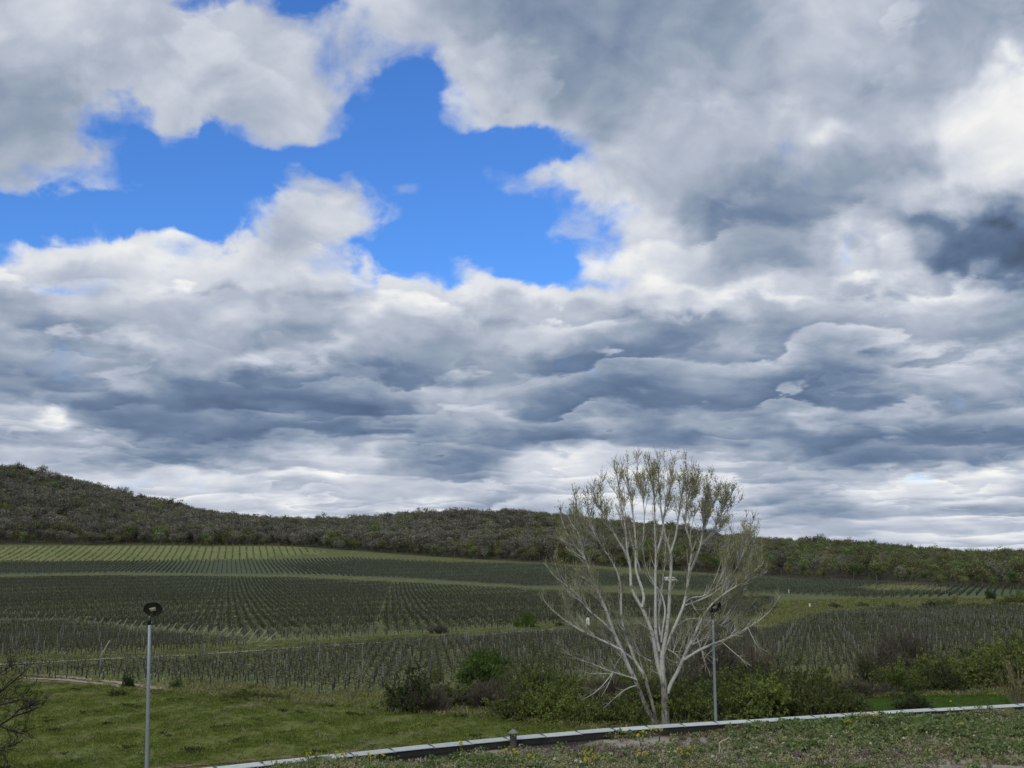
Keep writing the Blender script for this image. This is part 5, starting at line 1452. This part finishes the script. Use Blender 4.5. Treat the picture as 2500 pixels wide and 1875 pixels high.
shrub(2333, 1470, 24, 26, 'pale', 'pale yellow bush on the grassy mound between the right-hand vineyards')
for (px, py, w, h) in ((2482, 1474, 60, 34), (2450, 1482, 60, 16), (2310, 1480, 44, 22), (2270, 1484, 40, 16), (2180, 1486, 36, 12), (2110, 1482, 34, 10), (2040, 1484, 40, 11), (2380, 1482, 70, 14)):
    shrub(px, py, w, h, 'olive' if w > 40 else 'dark', 'low bush on the grass strip between the right-hand vineyards', 'low bushes on the strip between the right-hand vineyards')

# ------------------------------------------------------------------ meadow and verge grass
def tuft(seed, n, h, spread, wide, mat, up=1.6):
    g = np.random.default_rng(seed)
    c = np.stack([g.normal(size=n) * spread, g.normal(size=n) * spread, g.uniform(0.15, 0.55, n) * h], -1)
    V, Q = leaves_np(c, wide, g, h / wide * 0.8, up=up)
    V[:, 2] = np.maximum(V[:, 2], -0.02)
    return one('tuft', V, Q, None, mat, np.repeat(g.uniform(0, 1, n), 4))
grass_m = foliage_mat('meadow_grass', (0.083, 0.116, 0.021), (0.146, 0.185, 0.035), (0.240, 0.252, 0.072), 0.35, 0.3)
lawn_m = foliage_mat('lawn_grass', (0.047, 0.094, 0.013), (0.078, 0.140, 0.021), (0.111, 0.176, 0.034), 0.2, 0.3)
straw_m = foliage_mat('dry_grass', (0.126, 0.120, 0.060), (0.216, 0.198, 0.108), (0.336, 0.300, 0.186), 0.25, 0.25)
weed_m = foliage_mat('dark_weed', (0.022, 0.034, 0.010), (0.036, 0.052, 0.014), (0.060, 0.080, 0.024), 0.3, 0.25)
def scatter_poly(poly, per_m2, rmax=110, box=None):
    xs, ys, _ = ground_pt([min(max(p[0], -620), 2960) for p in poly], [min(p[1], 1895) for p in poly])
    a = (xs.max() - xs.min()) * (ys.max() - ys.min())
    n = int(a * per_m2)
    x = rng.uniform(xs.min(), xs.max(), n); y = rng.uniform(ys.min(), ys.max(), n)
    z = height(x, y); px, py = project(x, y, z)
    k = in_poly(px, py, poly) & (px > -620) & (px < 2960)
    return x[k], y[k], z[k], px[k], py[k]
x, y, z, px, py = scatter_poly(MEADOW, 34)
pat = np.sin(x * 0.9 + 0.7 * y) * np.sin(y * 1.3 - x * 0.35 + 1) + 0.6 * np.sin(x * 2.3 + y * 1.1)
u = rng.uniform(size=len(x))
vi = np.where((pat > 0.75) & (u < 0.5), 4 + rng.integers(0, 2, len(x)), np.where((pat < -0.9) & (u < 0.14), 6, rng.integers(0, 4, len(x))))
keep = rng.uniform(size=len(x)) < 0.62 + 0.3 * np.sin(x * 1.7 - y * 0.8)
sc = rng.uniform(0.55, 1.25, len(x)) * (1 + 0.35 * np.sin(x * 0.8) * np.sin(y * 0.9 + 1))
var = [tuft(200 + i, 16, 0.15, 0.09, 0.022, grass_m) for i in range(4)] + [tuft(210 + i, 14, 0.17, 0.10, 0.018, straw_m) for i in range(2)] + [tuft(220, 24, 0.20, 0.10, 0.05, weed_m, 0.8)]
scatter('meadow_grass', np.stack([x, y, z], -1)[keep], rng.uniform(0, 6.28, keep.sum()), sc[keep], vi[keep], var, 'uneven green grass of the meadow below the building', 'grass')
x, y, z, px, py = scatter_poly(LAWN, 30)
scatter('lawn_grass', np.stack([x, y, z], -1), rng.uniform(0, 6.28, len(x)), rng.uniform(0.5, 0.8, len(x)), rng.integers(0, 3, len(x)), [tuft(230 + i, 14, 0.14, 0.10, 0.02, lawn_m) for i in range(3)],
        'bright green lawn grass behind the right-hand end of the roof', 'grass')
VERGE = [(-520, 1660), (60, 1640), (300, 1655), (560, 1668), (800, 1692), (980, 1690), (1150, 1690), (1400, 1668), (1800, 1655), (2050, 1650), (2250, 1640), (2960, 1580), (2960, 1690), (2080, 1706), (1960, 1760), (1500, 1790), (1200, 1756), (940, 1742), (860, 1728), (640, 1716), (480, 1700), (300, 1684), (60, 1672), (-520, 1682)]
x, y, z, px, py = scatter_poly(VERGE, 9)
u = rng.uniform(size=len(x))
vi = np.where(u < 0.5, rng.integers(0, 2, len(x)), 2 + rng.integers(0, 2, len(x)))
k = ~((px > 40) & (px < 420) & (py > 1644) & (py < 1690) & (u < 0.95))
scatter('verge_grass', np.stack([x, y, z], -1)[k], rng.uniform(0, 6.28, k.sum()), rng.uniform(0.8, 1.9, k.sum()), vi[k],
        [tuft(240 + i, 18, 0.22, 0.12, 0.022, straw_m) for i in range(2)] + [tuft(250 + i, 18, 0.2, 0.12, 0.024, grass_m) for i in range(2)],
        'mixed straw and green grass along the vineyard verge', 'grass')

TRACKSIDE = [(-520, 1600), (300, 1594), (660, 1568), (1000, 1550), (1290, 1529), (1430, 1522), (1430, 1538), (1290, 1547), (900, 1583), (640, 1606), (430, 1622), (60, 1641), (-520, 1650)]
x, y, z, px, py = scatter_poly(TRACKSIDE, 3.0)
ty_ = np.interp(px, [-60, 200, 480, 760, 900, 1100, 1290, 1420], [1626, 1612, 1599, 1579, 1571, 1557, 1541, 1533])
k = (rng.uniform(size=len(x)) < 0.8) & ~((py > ty_ - 4) & (py < ty_ + 11))
scatter('trackside_grass', np.stack([x, y, z], -1)[k], rng.uniform(0, 6.28, k.sum()), rng.uniform(0.7, 1.7, k.sum()), rng.integers(0, 4, k.sum()),
        [tuft(280, 18, 0.18, 0.14, 0.03, straw_m)] + [tuft(290 + i, 18, 0.17, 0.14, 0.035, grass_m) for i in range(3)],
        'rough green grass along the track above the near vineyard', 'grass')
x, y, z, px, py = scatter_poly(MID_GRASS, 0.9)
scatter('strip_grass', np.stack([x, y, z], -1), rng.uniform(0, 6.28, len(x)), rng.uniform(1.5, 4.0, len(x)), rng.integers(0, 4, len(x)),
        [tuft(260 + i, 18, 0.2, 0.16, 0.03, straw_m) for i in range(2)] + [tuft(270 + i, 18, 0.2, 0.16, 0.035, grass_m) for i in range(2)],
        'light green and straw grass on the strip between the right-hand vineyards', 'grass')

# ------------------------------------------------------------------ plants of the green roof
dull_m = foliage_mat('dull_sedum', (0.133, 0.142, 0.065), (0.224, 0.232, 0.106), (0.351, 0.342, 0.186), 0.35, 0.2)
grey_pl = foliage_mat('grey_dry_herb', (0.144, 0.128, 0.099), (0.264, 0.240, 0.189), (0.432, 0.400, 0.328), 0.3, 0.15)
green_pl = foliage_mat('green_herb', (0.062, 0.091, 0.034), (0.115, 0.160, 0.057), (0.210, 0.250, 0.109), 0.3, 0.3)
purple_pl = foliage_mat('purple_nettle', (0.096, 0.064, 0.072), (0.176, 0.104, 0.136), (0.304, 0.200, 0.272), 0.3, 0.2)
brown_pl = foliage_mat('brown_moss', (0.112, 0.083, 0.054), (0.184, 0.147, 0.093), (0.272, 0.232, 0.152), 0.3, 0.1)
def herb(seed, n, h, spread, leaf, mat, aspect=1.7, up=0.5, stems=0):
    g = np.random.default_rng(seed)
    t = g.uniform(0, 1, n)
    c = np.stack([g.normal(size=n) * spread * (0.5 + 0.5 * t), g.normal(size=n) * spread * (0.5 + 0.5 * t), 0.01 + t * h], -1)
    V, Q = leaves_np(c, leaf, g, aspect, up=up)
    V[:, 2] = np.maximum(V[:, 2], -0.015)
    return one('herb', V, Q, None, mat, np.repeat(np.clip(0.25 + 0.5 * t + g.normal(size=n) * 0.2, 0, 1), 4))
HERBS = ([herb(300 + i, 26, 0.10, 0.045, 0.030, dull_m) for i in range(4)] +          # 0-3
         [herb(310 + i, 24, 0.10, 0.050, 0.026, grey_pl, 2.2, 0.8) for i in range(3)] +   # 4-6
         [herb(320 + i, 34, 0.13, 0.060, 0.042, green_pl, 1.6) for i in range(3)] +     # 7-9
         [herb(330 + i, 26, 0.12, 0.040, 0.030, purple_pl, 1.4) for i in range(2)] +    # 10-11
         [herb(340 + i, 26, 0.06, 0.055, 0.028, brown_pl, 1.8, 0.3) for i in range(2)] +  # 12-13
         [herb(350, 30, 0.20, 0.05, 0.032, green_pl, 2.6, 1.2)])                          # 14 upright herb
def blob(px, py, cx, cy, sx, sy):
    return np.exp(-((px - cx) / sx) ** 2 - ((py - cy) / sy) ** 2)
def build_roof_plants():
    n = 170000
    s = rng.uniform(3, sl[-1] - 1, n); t = 0.24 + rng.uniform(0, 1, n) ** 0.85 * 21.5
    x = np.interp(s, sl, ox) + np.interp(s, sl, inx) * t; y = np.interp(s, sl, oy) + np.interp(s, sl, iny) * t
    z = roof_z(x, y); px, py = project(x, y, z)
    nz = 0.5 + 0.25 * np.sin(x * 3.1 + y * 1.7) * np.cos(y * 2.9 - x) + 0.25 * np.sin(x * 1.1 - y * 2.3 + 1) + rng.normal(size=n) * 0.12
    sand = np.clip(1.4 * blob(px, py, 1510, 1820, 190, 11) + 1.2 * blob(px, py, 1660, 1806, 100, 9) + 1.5 * blob(px, py, 2360, 1884, 210, 30) + 0.8 * blob(px, py, 2120, 1790, 60, 7) + 1.2 * blob(px, py, 1140, 1838, 150, 8) + 0.7 * blob(px, py, 2480, 1765, 60, 7) + 0.6 * blob(px, py, 2190, 1763, 60, 6), 0, 1)
    green = np.clip(0.9 * blob(px, py, 1990, 1784, 150, 18) + 1.0 * blob(px, py, 2290, 1785, 190, 26) + 0.9 * blob(px, py, 1520, 1806, 40, 7) + 0.9 * blob(px, py, 2460, 1838, 90, 10) + 0.6 * blob(px, py, 1950, 1835, 60, 10) + 0.5 * blob(px, py, 1190, 1831, 30, 8) + 0.5 * blob(px, py, 1160, 1866, 60, 12), 0, 1)
    purple = np.clip(1.0 * blob(px, py, 1470, 1842, 130, 9) + 0.7 * blob(px, py, 1680, 1826, 60, 7) + 0.8 * blob(px, py, 1950, 1856, 25, 9) + 0.75 * blob(px, py, 2180, 1853, 110, 10), 0, 1)
    grey = np.clip(0.9 * blob(px, py, 1200, 1845, 180, 11) + 0.8 * blob(px, py, 1620, 1860, 60, 12) + 0.6 * blob(px, py, 2050, 1860, 200, 14) + 0.5 * blob(px, py, 1760, 1850, 90, 14), 0, 1)
    edge = np.exp(-((t - 0.3) / 0.45) ** 2)
    u = rng.uniform(size=n)
    vi = rng.integers(0, 4, n)
    vi = np.where(u < 0.22, 4 + rng.integers(0, 3, n), vi)
    vi = np.where((u > 0.22) & (u < 0.30), 7 + rng.integers(0, 3, n), vi)
    vi = np.where((u > 0.36) & (u < 0.46), 12 + rng.integers(0, 2, n), vi)
    vi = np.where(rng.uniform(size=n) < grey * 0.75, 4 + rng.integers(0, 3, n), vi)
    vi = np.where(rng.uniform(size=n) < edge * 0.6 * (px > 1300), 12 + rng.integers(0, 2, n), vi)
    vi = np.where(rng.uniform(size=n) < green * 0.65, 7 + rng.integers(0, 3, n), vi)
    vi = np.where(rng.uniform(size=n) < purple * 0.62, 10 + rng.integers(0, 2, n), vi)
    keep = (rng.uniform(size=n) > sand * 0.93) & (rng.uniform(size=n) < 0.55 + 0.5 * nz) 
    sc = rng.uniform(0.55, 1.2, n) * (1 + 0.35 * green)
    tall = rng.uniform(size=n) < 0.008
    vi = np.where(tall, 14, vi)
    P = np.stack([x, y, z], -1)[keep]
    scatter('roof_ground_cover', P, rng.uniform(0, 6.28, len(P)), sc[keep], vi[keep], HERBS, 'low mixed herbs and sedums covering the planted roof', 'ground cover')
build_roof_plants()

# flowers one can count
stalk_m = plain_mat('flower_stalk', (0.075, 0.105, 0.035), 0.8)
yellow_m = foliage_mat('yellow_petal', (0.50, 0.42, 0.02), (0.62, 0.54, 0.03), (0.70, 0.62, 0.06), 0.1, 0.25)
orange_m = foliage_mat('orange_petal', (0.50, 0.34, 0.02), (0.58, 0.42, 0.03), (0.62, 0.46, 0.05), 0.1, 0.25)
puff_m = foliage_mat('white_seed_head', (0.62, 0.62, 0.54), (0.72, 0.72, 0.64), (0.78, 0.78, 0.72), 0.05, 0.3)
purp_m = foliage_mat('lilac_petal', (0.20, 0.14, 0.26), (0.30, 0.22, 0.38), (0.38, 0.30, 0.46), 0.1, 0.2)
straw_s = plain_mat('dead_stalk', (0.50, 0.46, 0.32), 0.85)
def flower_parts(seed, h, heads, hr, petals, pm):
    g = np.random.default_rng(seed)
    tv = []; cs = []
    for k in range(heads):
        a = g.uniform(0, 6.28); rr = 0.0 if heads == 1 else g.uniform(0.01, 0.06); hh = h * g.uniform(0.82, 1.0)
        top = np.array([math.cos(a) * rr, math.sin(a) * rr, hh])
        tv.append(tube([(0, 0, -0.02), (top[0] * 0.3, top[1] * 0.3, hh * 0.55), tuple(top)], [0.005, 0.004, 0.003], 4)); cs.append(top)
    stem = joined('stem', [(a, b, c, stalk_m, 0.5) for a, b, c in tv])
    c = np.array(cs)[np.repeat(np.arange(heads), petals)]
    dv = unit(g.normal(size=(len(c), 3)) + np.array([0, 0, 0.5]))
    V, Q = leaves_np(c + dv * hr * 0.6, hr * 0.85, g, 1.3)
    return stem, one('flower_head', V, Q, None, pm, np.repeat(g.uniform(0, 1, len(c)), 4))
YEL = [flower_parts(700 + i, 0.16, 4, 0.017, 10, yellow_m) for i in range(4)]
ORA = flower_parts(710, 0.13, 7, 0.02, 10, orange_m)
PUF = [flower_parts(720 + i, 0.13, 1, 0.021, 26, puff_m) for i in range(2)]
LIL = flower_parts(730, 0.09, 8, 0.018, 9, purp_m)
TALL = flower_parts(740, 0.30, 1, 0.028, 22, yellow_m)
def flower(px, py, parts, h, label, group, name, cat, scl=1.0):
    x, y, z = roof_pt(px, py + h * F / 25.0 * 0.9)
    e = empty(name, (x, y, z - 0.005), random.uniform(0, 6.28), scl); tag(e, label, cat, group)
    link('stem', parts[0], e); link('flower_head', parts[1], e)
for i, (a, b) in enumerate([(670, 1871), (760, 1861), (826, 1857), (844, 1853), (903, 1860), (927, 1858), (1124, 1830), (1231, 1844), (1254, 1847), (1264, 1850), (1294, 1853), (1565, 1812), (1569, 1798), (1583, 1792), (1593, 1787), (1610, 1796),
                            (1440, 1849), (1436, 1858), (1434, 1869), (1455, 1864), (1554, 1848), (1562, 1859), (1571, 1855), (1664, 1844), (1668, 1852), (1691, 1842), (2069, 1772), (2346, 1781), (2000, 1862)]):
    flower(a, b, YEL[i % 4], 0.14, 'low yellow-flowered plant among the herbs of the planted roof', 'yellow flowers on the roof', 'yellow_flower', 'flower', random.uniform(1.25, 1.8))
for i, (a, b) in enumerate([(1493, 1849), (1406, 1867), (1418, 1869), (1355, 1863), (1648, 1842), (1740, 1856), (1839, 1860), (1882, 1849), (1914, 1819), (2031, 1805), (2113, 1806), (2126, 1824), (2207, 1809), (2264, 1793), (2272, 1788), (2379, 1809), (2439, 1788), (2425, 1774),
                            (1620, 1840), (1634, 1842), (1803, 1809), (1848, 1832), (2434, 1770), (2202, 1771), (2320, 1812)]):
    flower(a, b, PUF[i % 2], 0.11, 'round white dandelion clock standing in the planted roof', 'dandelion clocks on the roof', 'dandelion_clock', 'flower', random.uniform(1.2, 1.55))
for (a, b) in ((2110, 1757), (2122, 1754), (2136, 1758)):
    flower(a, b, ORA, 0.11, 'clump of orange-yellow flowers against the roof parapet', 'orange-yellow flowers by the parapet', 'orange_flower', 'flower', 1.6)
for (a, b) in ((1945, 1854), (2160, 1852), (2238, 1850), (2120, 1858)):
    flower(a, b, LIL, 0.07, 'small clump of lilac flowers on the planted roof', 'lilac flowers on the roof', 'lilac_flower', 'flower', 1.1)
flower(2323, 1712, TALL, 0.27, 'single yellow flower on a tall stalk rising above the roof parapet', None, 'tall_yellow_flower', 'flower')
x, y, z = roof_pt(1756, 1851)
e = empty('dead_stalk', (x, y, z)); tag(e, 'pale dead forked plant stalk sticking up from the planted roof', 'stalk')
m = MB(); m.tube([(0, 0, -0.03), (0.005, 0, 0.15), (0.01, 0, 0.30)], [0.014, 0.012, 0.012], 6); m.tube([(0.01, 0, 0.29), (0.07, 0, 0.34), (0.16, 0.02, 0.37), (0.23, 0.03, 0.41)], [0.012, 0.011, 0.008, 0.005], 5)
link('main_stalk', m.mesh('main_stalk', straw_s), e)
m = MB(); m.tube([(0.05, 0, -0.02), (0.06, 0, 0.12), (0.03, 0, 0.20), (0.01, 0, 0.26)], [0.009, 0.009, 0.008, 0.006], 5); link('side_stalk', m.mesh('side_stalk', straw_s), e)
